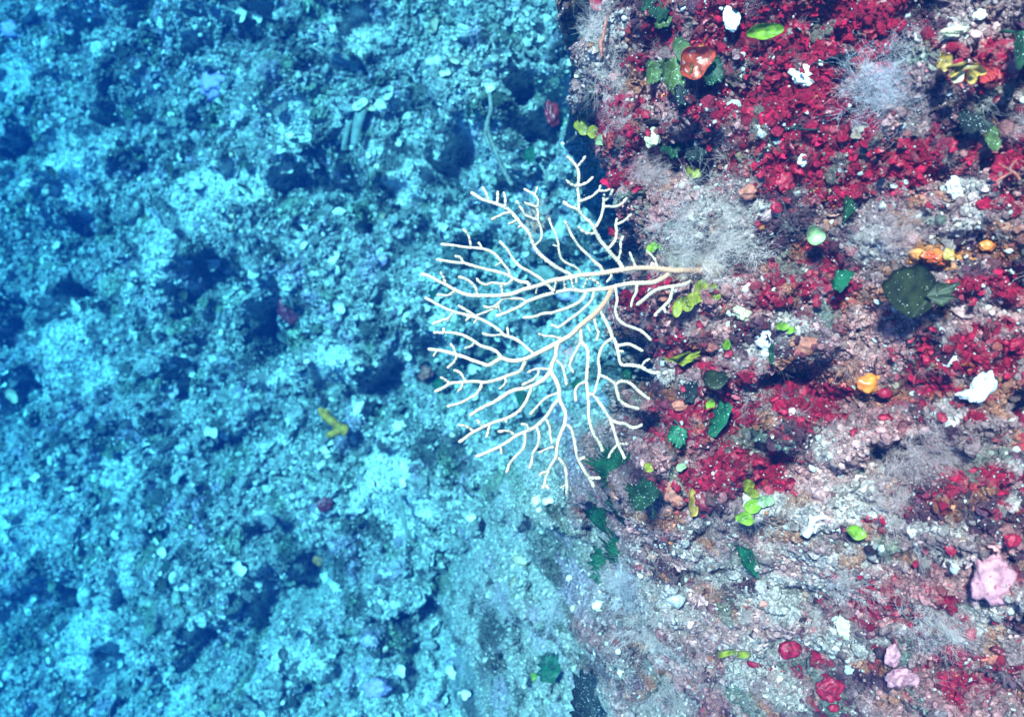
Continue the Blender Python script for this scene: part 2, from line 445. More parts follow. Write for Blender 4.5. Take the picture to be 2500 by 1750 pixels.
def strands(rs, n, length, spread, rad, seg=5, curl=.5, base=.15, droop=0., clump=12):
    """hair: n thin three-sided tubes rising from a small base; returns verts, faces"""
    V = []; Fc = []; o = 0
    nc = max(1, n // clump)
    cb = rs.normal(0, .55, (nc, 2)).clip(-1.3, 1.3) * base; pick = rs.integers(0, nc, n)
    b = cb[pick] + rs.normal(0, .05, (n, 2)) * base
    cd = rs.normal(0, .5, (nc, 2)) * spread; cl = rs.uniform(.45, 1.25, nc)
    d = np.stack([b[:, 0] * spread / base * .6 + cd[pick, 0] + rs.normal(0, .3, n) * spread, b[:, 1] * spread / base * .6 + cd[pick, 1] + rs.normal(0, .3, n) * spread, np.ones(n)], 1)
    d /= np.linalg.norm(d, axis=1)[:, None]
    ln = length * rs.uniform(.4, 1.1, n) * cl[pick]
    p = np.stack([b[:, 0], b[:, 1], np.zeros(n)], 1)
    P = [p]
    for k in range(seg):
        d = d + rs.normal(0, curl, (n, 3)) * .5; d[:, 2] -= droop
        d /= np.linalg.norm(d, axis=1)[:, None]
        p = p + d * (ln / seg)[:, None]
        P.append(p)
    P = np.stack(P, 1)                                   # n, seg+1, 3
    t = np.linspace(1, .35, seg + 1)
    ring = np.array([[math.cos(a), math.sin(a), 0.4 * math.sin(a)] for a in (0, 2.09, 4.19)])
    V = P[:, :, None, :] + ring[None, None] * (rad * t)[None, :, None, None]
    V = V.reshape(-1, 3)
    idx = np.arange(n)[:, None, None] * (seg + 1) * 3 + np.arange(seg)[None, :, None] * 3 + np.arange(3)[None, None, :]
    nx = np.arange(n)[:, None, None] * (seg + 1) * 3 + np.arange(seg)[None, :, None] * 3 + ((np.arange(3) + 1) % 3)[None, None, :]
    F = np.stack([idx, nx, nx + 3, idx + 3], -1).reshape(-1, 4)
    return V, F

M_PIECE = attr_mat('rubble_piece', 'tint', 'INSTANCER', .7, .35, 2.2, .45, .6, 4., .25)
M_PIECEW = attr_mat('wet_piece', 'tint', 'INSTANCER', .55, .2, 2.2, .45, .5, 4., .25)
M_HAIR = attr_mat('hair_piece', 'tint', 'INSTANCER', .8, .2, 2.2, .2, 0)

protos = {}
def proto_coll(name, meshes):
    c = bpy.data.collections.new(name)
    for i, me in enumerate(meshes):
        o = bpy.data.objects.new('%s_%02d' % (name, i), me); c.objects.link(o)
    return c
chips = proto_coll('chip', [lump_mesh('chip', 10 + i, (1, random.uniform(.6, 1), random.uniform(.35, .8)), .45, 2, 1.3, .25, M_PIECE) for i in range(8)])
wchips = proto_coll('crust_knob', [lump_mesh('crust_knob', 50 + i, (1, random.uniform(.7, 1), random.uniform(.5, .9)), .4, 2, 1.5, .25, M_PIECEW) for i in range(6)])
flakes = proto_coll('flake', [disc_mesh('flake', 70 + i, 16, 4, random.uniform(.1, .7), .35, .12, M_PIECE) for i in range(8)])
wflakes = proto_coll('crust_flake', [disc_mesh('crust_flake', 90 + i, 18, 4, random.uniform(.1, .6), .35, .12, M_PIECEW) for i in range(8)])
def hair_proto(i, n, sp, curl):
    V, F = strands(np.random.default_rng(300 + i), n, 1.0, sp, .007, 5, curl, .2)
    me = make_mesh('tuft', V, F); me.materials.append(M_HAIR); return me
tufts = proto_coll('turf', [hair_proto(i, 46, .9, .5) for i in range(5)])

def scatter(name, P, S, T, coll, label, tilt=.6, up=None, smul=None):
    n = len(P)
    me = bpy.data.meshes.new(name + '_points')
    me.vertices.add(n); me.vertices.foreach_set('co', np.asarray(P, np.float32).ravel())
    rot = np.stack([rng.normal(0, tilt, n), rng.normal(0, tilt, n), rng.uniform(0, 6.283, n)], 1)
    scl = np.repeat(np.asarray(S)[:, None], 3, 1)
    if smul is not None: scl = scl * smul
    for nm, ty, key, dat in (('rot', 'FLOAT_VECTOR', 'vector', rot), ('scl', 'FLOAT_VECTOR', 'vector', scl)):
        a = me.attributes.new(nm, ty, 'POINT'); a.data.foreach_set(key, dat.astype(np.float32).ravel())
    a = me.attributes.new('pick', 'INT', 'POINT'); a.data.foreach_set('value', rng.integers(0, len(coll.objects), n).astype(np.int32))
    a = me.attributes.new('tint', 'FLOAT_COLOR', 'POINT'); c4 = np.ones((n, 4), np.float32); c4[:, :3] = np.clip(T, .003, .95); a.data.foreach_set('color', c4.ravel())
    o = bpy.data.objects.new(name, me); C.objects.link(o)
    g = bpy.data.node_groups.new(name + '_nodes', 'GeometryNodeTree')
    g.interface.new_socket('Geometry', in_out='INPUT', socket_type='NodeSocketGeometry')
    g.interface.new_socket('Geometry', in_out='OUTPUT', socket_type='NodeSocketGeometry')
    gi = g.nodes.new('NodeGroupInput'); go = g.nodes.new('NodeGroupOutput')
    ip = g.nodes.new('GeometryNodeInstanceOnPoints')
    ci = g.nodes.new('GeometryNodeCollectionInfo'); ci.inputs['Collection'].default_value = coll
    ci.inputs['Separate Children'].default_value = True; ci.inputs['Reset Children'].default_value = True
    def na(nm, ty):
        q = g.nodes.new('GeometryNodeInputNamedAttribute'); q.data_type = ty; q.inputs['Name'].default_value = nm; return q.outputs['Attribute']
    g.links.new(gi.outputs[0], ip.inputs['Points']); g.links.new(ci.outputs[0], ip.inputs['Instance'])
    ip.inputs['Pick Instance'].default_value = True
    g.links.new(na('pick', 'INT'), ip.inputs['Instance Index'])
    g.links.new(na('rot', 'FLOAT_VECTOR'), ip.inputs['Rotation']); g.links.new(na('scl', 'FLOAT_VECTOR'), ip.inputs['Scale'])
    g.links.new(ip.outputs[0], go.inputs[0])
    md = o.modifiers.new('scatter', 'NODES'); md.node_group = g
    o['kind'] = 'stuff'; o['label'] = label
    return o

def floor_pts(n, x0=-1.42, x1=.33, y0=-.96, y1=.96):
    x = rng.uniform(x0, x1, n); y = rng.uniform(y0, y1, n)
    k = np.abs(y) < (0.40 + .42 * (CAM_Z - floor_base(x, y) - .05))      # about what the frame sees, with a margin
    x = x[k]; y = y[k]
    s = sand_mask(x, y)
    return x, y, floor_z(x, y, s), s
_PX, _PY = to_px(XL + UL, YL, ZL)
_pa = np.stack([XL + UL, YL, ZL], -1)
_area = np.linalg.norm(np.cross(_pa[1:, :-1] - _pa[:-1, :-1], _pa[:-1, 1:] - _pa[:-1, :-1]), axis=-1)
_ok = (ZL > floor_z(XL + UL, YL) - .10) & (_PX > 1000) & (_PX < 2680) & (_PY > -150) & (_PY < 1900)
_prob = (np.minimum(_area, 2e-4) * _ok[:-1, :-1]).ravel()
_cdf = np.cumsum(_prob) / _prob.sum()
def ledge_pts(n):
    """points spread evenly over the ledge surface, its faces included"""
    i = np.searchsorted(_cdf, rng.random(n)).clip(0, len(_cdf) - 1)
    a, b = np.divmod(i, len(yl) - 1)
    u = rng.random(n)[:, None]; v = rng.random(n)[:, None]
    p = _pa[a, b] * (1 - u) * (1 - v) + _pa[a + 1, b] * u * (1 - v) + _pa[a, b + 1] * (1 - u) * v + _pa[a + 1, b + 1] * u * v
    return p[:, 0], p[:, 1], p[:, 2]

def val(n, s): return np.exp(rng.normal(0, s, n))[:, None]

# seabed grit, rubble and flakes
x, y, z, s = floor_pts(480000)
sz = np.exp(rng.normal(math.log(.0022), .5, len(x))) * (1 - .35 * s)
scatter('seabed_grit', np.stack([x, y, z + sz * .3], 1), sz, floor_col(x, y, s, .6) * val(len(x), .55), chips, 'fine pale grit and rubble covering the blue seabed', .6)
x, y, z, s = floor_pts(42000)
k = rng.random(len(x)) > s * .7; x, y, z, s = x[k], y[k], z[k], s[k]
sz = np.exp(rng.normal(math.log(.0042), .45, len(x)))
scatter('seabed_flakes', np.stack([x, y, z + sz * .45], 1), sz, floor_col(x, y, s, .7) * val(len(x), .65), flakes, 'broken shell flakes and alga discs over the blue seabed', .9)
x, y, z, s = floor_pts(16000)
k = (rng.random(len(x)) > s * .8) & (fbm(x, y, 7, 3, .6, 401) > -.05); x, y, z, s = x[k], y[k], z[k], s[k]
sz = np.exp(rng.normal(math.log(.018), .35, len(x)))
scatter('seabed_turf', np.stack([x, y, z], 1), sz, floor_col(x, y, s * 0, .6) * val(len(x), .4), tufts, 'thin turf of hair-like algae on the blue seabed', .5)

x, y, z, s = floor_pts(1500)
k = rng.random(len(x)) > s; x, y, z, s = x[k], y[k], z[k], s[k]
sz = np.exp(rng.normal(math.log(.009), .4, len(x)))
scatter('seabed_knobs', np.stack([x, y, z + sz * .2], 1), sz, floor_col(x, y, s, .8) * val(len(x), .45), chips, 'rough rubble knobs half sunk in the blue seabed', .7)

# ledge crust
x, y, z = ledge_pts(1100)
sz = np.exp(rng.normal(math.log(.0036), .35, len(x)))
scatter('crust_knobs', np.stack([x, y, z + sz * .15], 1), sz, ledge_col(x, y, z, .8) * val(len(x), .45), wchips, 'rough crusted knobs bulging from the ledge', .7)
x, y, z = ledge_pts(380000)
sz = np.exp(rng.normal(math.log(.00105), .5, len(x)))
tc = ledge_col(x, y, z, .6) * val(len(x), .4)
w = rng.random(len(x)) < .03; tc[w] = arr(.60, .52, .52) * val(int(w.sum()), .15)
scatter('crust_grit', np.stack([x, y, z + sz * .35], 1), sz, tc, wchips, 'crumbly crimson and grey crust covering the ledge', .6)
x, y, z = ledge_pts(60000)
sz = np.exp(rng.normal(math.log(.0016), .45, len(x)))
tc = ledge_col(x, y, z, .7) * val(len(x), .4)
scatter('crust_flakes', np.stack([x, y, z + sz * .5], 1), sz, tc, wflakes, 'thin red and pink crust flakes standing on the ledge', .9)
x, y, z = ledge_pts(90000)
sz = np.exp(rng.normal(math.log(.00048), .35, len(x)))
tc = mixc(ledge_col(x, y, z, .8), arr(.62, .54, .54), rng.random(len(x)) ** 1.5)
scatter('silt_specks', np.stack([x, y, z + .0012 + .0022 * rng.random(len(x)) ** 2], 1), sz, tc, wchips, 'pale silt specks sprinkled over the ledge crust', .8)
x, y, z, s = floor_pts(110000)
sz = np.exp(rng.normal(math.log(.0013), .4, len(x)))
tc = mixc(floor_col(x, y, s, .8), arr(.80, .78, .72), rng.random(len(x)) ** 1.3)
scatter('seabed_specks', np.stack([x, y, z + .003 + .004 * rng.random(len(x)) ** 2], 1), sz, tc, chips, 'tiny pale sand specks sprinkled over the blue seabed', .8)
x, y, z = ledge_pts(30000)
k = fbm(x, y, 16, 3, .6, 411) > -.02; x, y, z = x[k], y[k], z[k]
sz = np.exp(rng.normal(math.log(.0062), .45, len(x)))
scatter('ledge_turf', np.stack([x, y, z], 1), sz, mixc(ledge_col(x, y, z, .5), arr(.54, .40, .40), rng.uniform(.1, .75, len(x))) * val(len(x), .25), tufts, 'fine pale hair-like turf over the ledge crust', .5)

# ------------------------------------------------------------------ the white sea fan
M_FAN = attr_mat('sea_fan_skin', 'col', 'GEOMETRY', .8, .2, 700., .12, .5, 1200., .0008)
M_FANBASE = surf_mat('sea_fan_foot', (.26, .13, .09), .75, .25, .10, 110., bump=.5, bump_scale=900., sss=0., col2=(.34, .20, .15))
ZOOM = {'A': (1000, 350, 4.593), 'B': (1350, 350, 4.593), 'C': (1000, 650, 4.593), 'D': (1350, 650, 4.593), 'E': (1050, 900, 4.590), 'F': (1300, 900, 4.591)}
# b = branch (part of the fan), t = twig (part of the branch above it); width in photo pixels at root and tip
FAN = """
b 17 9 D 1640,38 1600,38 1500,46 1380,50 1280,40 1150,22 1000,18 880,28 740,48 600,70 480,90 330,100 229,118 C 1720,142 1600,160 1480,205 1380,235 1280,260 1180,300 1060,325 920,330 780,330 680,325 600,305 520,270 410,210 300,155 200,105 125,92
t 8 7 C 410,205 390,150 350,65
t 8 7 C 500,285 430,325 305,322
t 8 7 C 765,315 740,240 690,180 620,140 545,115
t 7 6 B 930,1395 900,1320 860,1220
t 7 5 B 1170,1395 1150,1320 1110,1260 1050,1200
t 7 6 D 655,65 650,120 600,180
t 7 6 D 390,105 370,180 335,245
t 6 6 D 260,118 262,190
t 6 6 D 200,130 230,250
t 6 6 B 310,1455 290,1420 240,1380 170,1350 95,1290 65,1190 60,1120 A 1640,1020 1590,920 1565,835
t 5 4 B 62,1160 0,1140
t 8 7 B 560,1430 530,1380 460,1320 380,1240 290,1150 215,1040 175,950 130,870
b 9 8 C 1350,230 1320,185 A 1250,1550 1160,1510 1080,1470 980,1440 870,1415 750,1385 620,1345 520,1335 400,1320 300,1305
t 7 7 A 600,1330 570,1280 510,1265
t 8 7 A 1125,1485 1105,1415 1060,1360 1010,1300 950,1235 880,1200 800,1180 690,1170 560,1155 450,1140 350,1130
t 7 6 A 690,1165 670,1060 640,1000 595,960
t 6 6 A 810,1178 795,1140 770,1110
t 6 4 A 1035,1335 990,1355 965,1370
t 7 7 C 1155,150 1100,195 1010,195 930,185 860,205 790,180 750,135
t 7 7 C 1015,195 1035,250 1045,320
b 9 7 C 1625,280 1570,230 1530,190 A 1460,1510 1400,1470 1330,1430 1250,1390 1200,1340 1150,1280 1110,1210 1060,1150 1010,1095
b 11 8 C 1830,122 1790,85 A 1720,1430 1640,1385 1560,1330 1470,1250 1400,1160 1360,1060 1320,980 1250,910 1210,850 1160,790 1110,745 1040,705 940,670 840,640 760,595 690,545
t 7 7 A 885,645 865,570 815,490
t 7 7 A 980,678 990,610 990,540
t 7 7 A 1070,715 1075,620 1055,550
t 7 7 A 1140,770 1060,790 980,825 915,855
t 7 7 A 1205,860 1160,885 1110,905
t 7 7 A 1250,925 1215,945
t 6 6 A 1405,1145 1470,1080 1482,1000 1465,920 1440,860 1440,785 1430,715 1445,650 1400,580 1340,540 1280,510
t 6 5 A 1405,580 1435,490
t 6 6 A 1425,715 1360,690 1290,665
t 6 7 A 1440,860 1370,835 1300,805 1260,740 1200,645
b 12 8 B 785,1410 740,1330 660,1250 600,1180 520,1070 470,980 430,900 360,840 280,750 180,705 115,655
t 8 7 B 290,745 290,620 280,500 290,380 280,290 230,220 160,140
t 7 7 B 280,260 330,200 365,145
t 7 6 B 275,485 210,465 150,415
t 7 6 B 285,480 370,450 410,420 450,380
t 7 6 B 300,652 400,615 470,570 520,520 535,470
t 6 5 B 520,535 590,535 640,515
t 8 7 B 485,935 530,850 560,750 570,650 570,565
t 7 6 B 585,645 640,590 675,515
t 7 7 B 575,710 700,710 770,680 830,615
t 7 7 B 475,1010 390,1010 330,980 285,935
t 8 7 B 615,1185 690,1100 715,1000 705,920 715,840
t 7 6 B 715,910 800,870 880,795
t 7 7 B 735,1300 760,1200 760,1120 785,1040
b 15 8 D 1400,48 1330,58 1280,100 1200,150 1100,185 980,190 860,195 740,215 650,240 560,255 450,265 340,280 200,262 100,280 0,300 C 1500,330 1400,365 1310,400 1240,450 1150,490 1060,530 965,560
t 7 7 C 1310,392 1250,365 1150,360 1060,360 1000,410 950,450 880,460 830,445
t 6 5 C 1000,440 1010,490 1030,515
t 6 6 C 990,455 900,495 820,525 750,550
t 9 8 D 370,288 330,370 260,420 150,470 60,500 0,520 C 1500,530 1400,565 1270,575
t 9 7 D 460,280 440,370 380,440 280,530 180,600 70,680 40,680 0,660 C 1585,655
t 6 5 C 1640,170 1620,290
t 7 6 C 1730,150 1745,270
t 6 5 C 1430,235 1415,315
t 7 6 D 535,245 490,175 410,135
t 8 7 D 940,210 930,300 895,370 875,460
t 8 8 D 700,240 720,370 700,480 720,570 780,640 870,680 960,710 1030,760 1100,830
b 17 9 D 665,235 620,340 560,430 480,520 400,590 300,670 200,770 100,830 0,885 C 1500,940 1400,990 1290,1040 1180,1060 1090,1050 1030,1030 960,1070 880,1110 800,1085 720,1060 620,1020 540,995 450,970 350,945 260,935 205,925
t 7 7 C 510,985 500,920 455,865
t 8 7 C 530,1005 500,1070 425,1140
t 6 6 C 310,945 270,1005
t 7 6 C 1705,810 1600,785 1520,780 1440,755
t 8 7 D 465,590 490,700 510,750 485,840
t 6 5 D 385,665 420,735
b 9 8 C 1400,985 1320,920 1230,840 1150,800 1060,770 1010,720 900,645 790,590 700,560 600,535 500,510 400,470 300,420 230,380 170,350
t 7 8 C 480,520 440,580 350,610 255,650
t 6 7 C 430,575 430,620
t 7 7 C 740,560 650,500 545,440
t 7 7 C 690,560 630,610
t 5 5 C 650,550 645,590
t 6 7 C 770,585 720,640
t 7 7 C 1030,765 950,775 880,770 815,750
t 6 7 C 1105,780 1105,740 1095,685
b 9 8 C 1030,1025 980,960 900,920 800,890 740,850 660,800 560,760 460,745 350,745 265,740
t 6 7 C 390,740 380,690
t 6 6 C 720,865 690,895 620,920
b 10 8 C 1300,1045 1270,1120 1230,1180 1130,1215 1040,1250 950,1280 850,1300 750,1290 630,1295 540,1305 455,1310 380,1360 280,1405
t 7 7 C 450,1308 400,1270 345,1245
t 7 7 C 625,1290 590,1220 550,1180 495,1165
t 7 6 C 600,1300 580,1360 545,1400
t 8 8 C 815,1300 790,1370 740,1440 650,1490 540,1540 420,1570
t 7 6 C 1060,1240 1080,1290 1050,1340 1005,1375
b 13 9 C 1665,850 1645,940 1640,1010 1600,1090 1580,1180 1560,1205 1500,1270 1400,1330 1300,1365 1200,1380 1120,1410 1040,1460 950,1520 860,1560 E 600,430 540,460 480,500 440,530
t 9 8 E 1140,215 1100,310 1060,390 1000,470 930,520 840,560 740,590 640,630 560,670 480,710 400,770 320,825
t 7 7 E 490,700 410,645 320,630
t 7 7 E 590,650 530,575
t 7 7 E 670,620 650,700 630,770
t 6 7 E 850,558 850,595
t 7 7 C 1565,1155 1450,1145 1390,1160 1320,1190
t 7 8 C 1455,1150 1430,1230 1350,1290 1260,1330
t 7 7 C 1640,1045 1710,1120 1740,1220 1760,1330
b 12 8 C 1585,1180 1640,1280 1670,1360 F 300,250 305,340 340,420 370,500 360,620 320,720 285,820 270,920 265,980 220,1060 180,1140 150,1230 135,1300 105,1340
t 8 9 F 140,1290 180,1340
t 7 8 F 160,1155 110,1165 75,1195
t 7 7 F 285,865 180,890 75,940
t 8 8 F 268,970 320,1030 360,1090 380,1190 385,1300 385,1410
t 6 5 F 378,1298 310,1335
t 8 8 F 362,610 430,670 460,760 480,870 500,980 540,1070 590,1160 640,1230 690,1330
t 7 7 F 535,1015 590,985
t 7 8 F 640,1220 760,1225
t 7 7 F 300,268 180,310 100,370 40,440 E 1147,480 1120,515
b 10 8 F 305,335 240,400 180,500 120,570 60,630 E 1147,670 1050,710 960,750 880,810 780,870 700,905 600,950 510,985
t 7 7 E 960,750 900,705 840,695 760,705
t 7 7 E 1110,685 1080,630 1025,620
t 6 6 E 790,870 800,950
t 8 8 E 1060,715 1065,810 1030,910 950,990 890,1070 855,1165
t 7 8 E 1195,655 1220,740 1210,850 1160,930 1140,1030 1115,1120
t 7 6 F 145,545 190,650 200,750 225,850
b 11 8 D 310,670 320,840 380,920 395,1030 385,1160 375,1280 F 614,252 630,400 630,520 650,640 690,740 750,830 790,930
t 8 6 D 320,830 270,930 230,1000 195,1080 190,1130 230,1190
t 7 8 D 370,1290 290,1330 250,1400 255,1510
t 9 8 F 622,280 690,300 750,380 810,470 870,560 940,600 1040,620 1110,660 1180,650 1230,620
t 8 8 F 865,555 900,650 930,750 960,850 1000,930 1035,1010
t 7 7 F 955,850 890,920 850,1000
t 7 6 F 960,842 1075,845
b 10 9 D 535,505 590,620 640,720 670,800 700,850 720,930 740,1020 770,1100 880,1110 980,1130 1060,1170 1130,1195 1200,1190
t 6 6 D 990,1130 1030,1070 1085,1040
t 8 8 D 728,890 850,875 930,910 1010,950
t 7 7 D 730,955 790,955
t 9 7 D 672,800 590,860 530,950 510,1060 520,1170 510,1260 480,1360 465,1430
t 8 8 D 522,1220 600,1250 660,1290 700,1330 720,1420 750,1500 830,1560 970,1600
t 8 8 D 700,1330 760,1290 860,1310 940,1380 1010,1440 1085,1490
b 9 9 D 1600,140 1500,190 1400,215 1300,230 1200,250 1100,300 1020,370 935,435
t 8 9 D 1350,225 1310,370 1240,450 1180,510 1135,560
t 7 8 D 1240,455 1265,520
t 6 6 D 1300,400 1300,460
"""
FAN_D = .650
def fan_depth(px, py):
    t = np.clip((1700 - px) / 680., -.1, 1.1)
    return FAN_D + .012 * t + .018 * np.sin(px / 140. + 1.0) * np.clip(t * 2, 0, 1) * .6 + .012 * np.sin(py / 95.) * np.clip(t * 2, 0, 1)

def tube_bumpy(P, rad, sides=9, seed=0, bump=.30):
    """sweep along P (n,3) with radius per ring; surface studded with small polyp warts"""
    n = len(P)
    T = np.gradient(P, axis=0); T /= np.linalg.norm(T, axis=1)[:, None] + 1e-9
    up = np.array([0, 0, 1.0]); A = np.cross(T, up); A /= np.linalg.norm(A, axis=1)[:, None] + 1e-9; B = np.cross(T, A)
    s = np.concatenate([[0], np.cumsum(np.linalg.norm(np.diff(P, axis=0), axis=1))])
    an = np.linspace(0, 2 * math.pi, sides, endpoint=False)
    R = np.random.default_rng(seed)
    # warts: cells in (arc length, angle)
    S, AN = np.meshgrid(s, an, indexing='ij')
    rm = rad.mean()
    u = S / .0021; v = AN / (2 * math.pi) * max(3, round(2 * math.pi * rm / .0023))
    cell = np.floor(v); off = ((cell * 7919) % 10) / 10.
    fu = (u + off) % 1 - .5; fv = v - cell - .5
    idn = np.sin((np.floor(u + off) * 12.9898 + cell * 78.233 + seed) * 1.0) * 43758.5453; idn = idn - np.floor(idn)
    w = np.exp(-(fu ** 2 + fv ** 2) / .10) * (idn > .2) * (.5 + .8 * idn)
    rr = rad[:, None] * (1 - .08 + .06 * np.sin(S / .006 + seed)) + np.minimum(.0008, .62 * rad)[:, None] * w * bump / .30
    V = P[:, None, :] + rr[..., None] * (np.cos(AN)[..., None] * A[:, None, :] + np.sin(AN)[..., None] * B[:, None, :])
    V = V.reshape(-1, 3)
    i = np.arange(n - 1)[:, None] * sides + np.arange(sides)[None]
    j = np.arange(n - 1)[:, None] * sides + (np.arange(sides)[None] + 1) % sides
    F = np.stack([i, j, j + sides, i + sides], -1).reshape(-1, 4)
    # rounded tip
    c0 = len(V)
    tip = P[-1] + T[-1] * rad[-1] * .5
    faces = [tuple(f) for f in F] + [(c0 - sides + k, c0 - sides + (k + 1) % sides, c0) for k in range(sides)]
    c1 = c0 + 1
    faces += [((k + 1) % sides, k, c1) for k in range(sides)]
    V = np.concatenate([V, tip[None], (P[0] - T[0] * rad[0] * .3)[None]])
    return V, faces

def smooth_path(Q, step):
    Q = np.asarray(Q, float)
    if len(Q) == 2: Q = np.array([Q[0], (Q[0] + Q[1]) / 2, Q[1]])
    E = np.vstack([2 * Q[0] - Q[1], Q, 2 * Q[-1] - Q[-2]])
    out = []
    for i in range(1, len(E) - 2):
        p0, p1, p2, p3 = E[i - 1], E[i], E[i + 1], E[i + 2]
        m = max(2, int(np.linalg.norm(p2 - p1) / step))
        t = np.linspace(0, 1, m, endpoint=False)[:, None]
        out.append(.5 * ((2 * p1) + (-p0 + p2) * t + (2 * p0 - 5 * p1 + 4 * p2 - p3) * t * t + (-p0 + 3 * p1 - 3 * p2 + p3) * t ** 3))
    out.append(E[-2][None])
    return np.concatenate(out)

bx, by, bz, bd = ground_at(1735, 664)
base = Vector((px_x(1700, fan_depth(1700, 660)), px_y(660, fan_depth(1700, 660)), CAM_Z - fan_depth(1700, 660)))
fan = bpy.data.objects.new('sea_fan', None); C.objects.link(fan)
fan.location = base
tag(fan, 'white knobbly sea fan branching left from the rock ledge', 'sea fan')
cur = None; bi = 0; JP = []; JD = []
for ln in FAN.strip().splitlines():
    w = ln.split(); lev = w[0]; w0, w1 = float(w[1]), float(w[2]); z_ = None; Q = []
    for tk in w[3:]:
        if tk in ZOOM: z_ = ZOOM[tk]; continue
        a, b = tk.split(','); Q.append((z_[0] + float(a) / z_[2], z_[1] + float(b) / z_[2]))
    bi += 1
    q = smooth_path(Q, 1.5)
    t = np.linspace(0, 1, len(q))
    dd = fan_depth(q[:, 0], q[:, 1])
    if bi > 1:
        ap = np.concatenate(JP); ad = np.concatenate(JD)
        i0 = int(np.argmin(((ap - q[0]) ** 2).sum(1)))
        if math.hypot(*(ap[i0] - q[0])) < 14: dd = dd + (ad[i0] - dd[0])
        dd = dd + random.uniform(-1, 1) * (.006 if lev == 't' else .009) * t
    JP.append(q); JD.append(dd)
    P = np.stack([px_x(q[:, 0], dd), px_y(q[:, 1], dd), CAM_Z - dd], 1)
    P[:, 2] += .0007 * np.sin(t * 20 + bi)
    if bi == 1:                                              # the stem dips to its holdfast on the rock
        P = P + (np.array([bx, by, bz]) - P[0]) * (np.clip(1 - t / .075, 0, 1) ** 2)[:, None]
    if bi > 1 and Q[0][0] > 1690: P[:, 2] -= .02 * np.clip(1 - t / .15, 0, 1) ** 2
    k = FAN_D * TW / 2500
    tt = t ** .8
    rad = (w0 * (1 - tt) + w1 * tt) * (1 + (.5 * np.clip(1 - t / .05, 0, 1) if bi == 1 else 0)) * .5 * k * .91
    ln_ = np.concatenate([[0], np.cumsum(np.linalg.norm(np.diff(P, axis=0), axis=1))]); to_end = ln_[-1] - ln_
    rad = rad * (1 + .16 * np.exp(-(to_end / .003) ** 2) - .45 * np.exp(-(to_end / .0007) ** 2))
    V, F = tube_bumpy(P - np.array(base), rad, 9, bi)
    pe = sstep((rad / k / .51 - 8.0) / 8.0) * .9
    fc = mixc(np.broadcast_to(arr(.51, .36, .275), (len(rad), 3)), arr(.46, .19, .12), pe) * (1 + .06 * np.sin(ln_ / .013 + bi))[:, None]
    fc = np.concatenate([np.repeat(fc, 9, 0), fc[-1:], fc[:1]])
    me = make_mesh('branch' if lev == 'b' else 'twig', V, F, True, fc)
    if lev == 'b':
        cur = obj('stem' if bi == 1 else 'branch', me, M_FAN, fan)
    else:
        obj('twig', me, M_FAN, cur)
hm = lump_mesh('holdfast', 5, (.010, .010, .006), .3, 3, 1.4, .1)
hf = obj('holdfast', hm, M_FANBASE, fan); hf.location = Vector((bx, by, bz)) - base

# ------------------------------------------------------------------ seaweeds and animals
M_ = {
 'olive': surf_mat('olive_blade', (.018, .021, .006), .55, .3, .5, 130., .22),
 'dark': surf_mat('dark_green_blade', (.008, .030, .013), .55, .3, .5, 130., .3),
 'teal': surf_mat('teal_green_blade', (.008, .065, .030), .55, .3, .5, 130., .3),
 'black': surf_mat('blackish_blade', (.008, .011, .011), .55, .35, .5, 120., .36),
 'sage': surf_mat('sage_green_blade', (.06, .085, .025), .5, .35, .4, 150., .38),
 'lime': surf_mat('lime_green_disc', (.13, .21, .010), .55, .3, .5, 160., .42, (.35,.38,.25), 520.),
 'yolive': surf_mat('yellow_olive_lobe', (.17, .15, .008), .55, .3, .5, 160., .42, (.35,.34,.22), 520.),
 'palegreen': surf_mat('pale_green_disc', (.24, .31, .15), .6, .3, .4, 160., .42),
 'white': surf_mat('white_shell', (.70, .64, .60), .6, .3, .14, 200., .35, (.4,.3,.3), 300., bump=.6),
 'cream': surf_mat('cream_shell', (.46, .38, .26), .6, .3, .3, 250., .4, (.3,.12,.12), 300., bump=.6),
 'redcup': surf_mat('orange_red_cup', (.36, .04, .015), .4, .5, .5, 220., .5, (.5, .35, .33), 260.),
 'crimson': surf_mat('crimson_crust', (.26, .005, .022), .55, .3, .5, 300., .36, (.34,.12,.14), 420., bump=.6),
 'maroon': surf_mat('maroon_blade', (.16, .012, .02), .4, .5, .45, 200., .08),
 'orange': surf_mat('orange_sea_squirt', (.60, .07, .015), .3, .5, .2, 60., .06, (.8,.7,.6), 300., col2=(.70, .20, .03), sss=.0),
 'pink': surf_mat('pink_coralline', (.40, .15, .19), .6, .25, .4, 200., .45, (.28,.07,.09), 300., bump=.6, bump_scale=200.),
 'salmon': surf_mat('salmon_flake', (.30, .085, .06), .55, .3, .5, 260., .42, (.34,.24,.24), 420.),
 'lilac': surf_mat('lilac_crust', (.36, .26, .44), .6, .3, .25, 120., .1, bump=.5, bump_scale=150.),
 'yellow': surf_mat('yellow_sponge', (.42, .19, .010), .7, .25, .4, 90., .3, (.3,.25,.1), 200., bump=.6, bump_scale=250.),
 'ruffle': surf_mat('ochre_ruffle', (.36, .20, .04), .5, .35, .5, 130., .4),
 'ribbon': surf_mat('grey_seagrass', (.17, .19, .17), .6, .3, .3, 80., .15),
 'brown': surf_mat('rusty_lump', (.34, .12, .03), .6, .3, .4, 90., .1),
 'lav': surf_mat('lavender_sponge', (.52, .45, .52), .7, .25, .2, 90., .35, (.3,.2,.24), 260., bump=.5, bump_scale=200.),
}
def hair_mat(name, col): return surf_mat(name, col, .8, .15, .2, 60.)
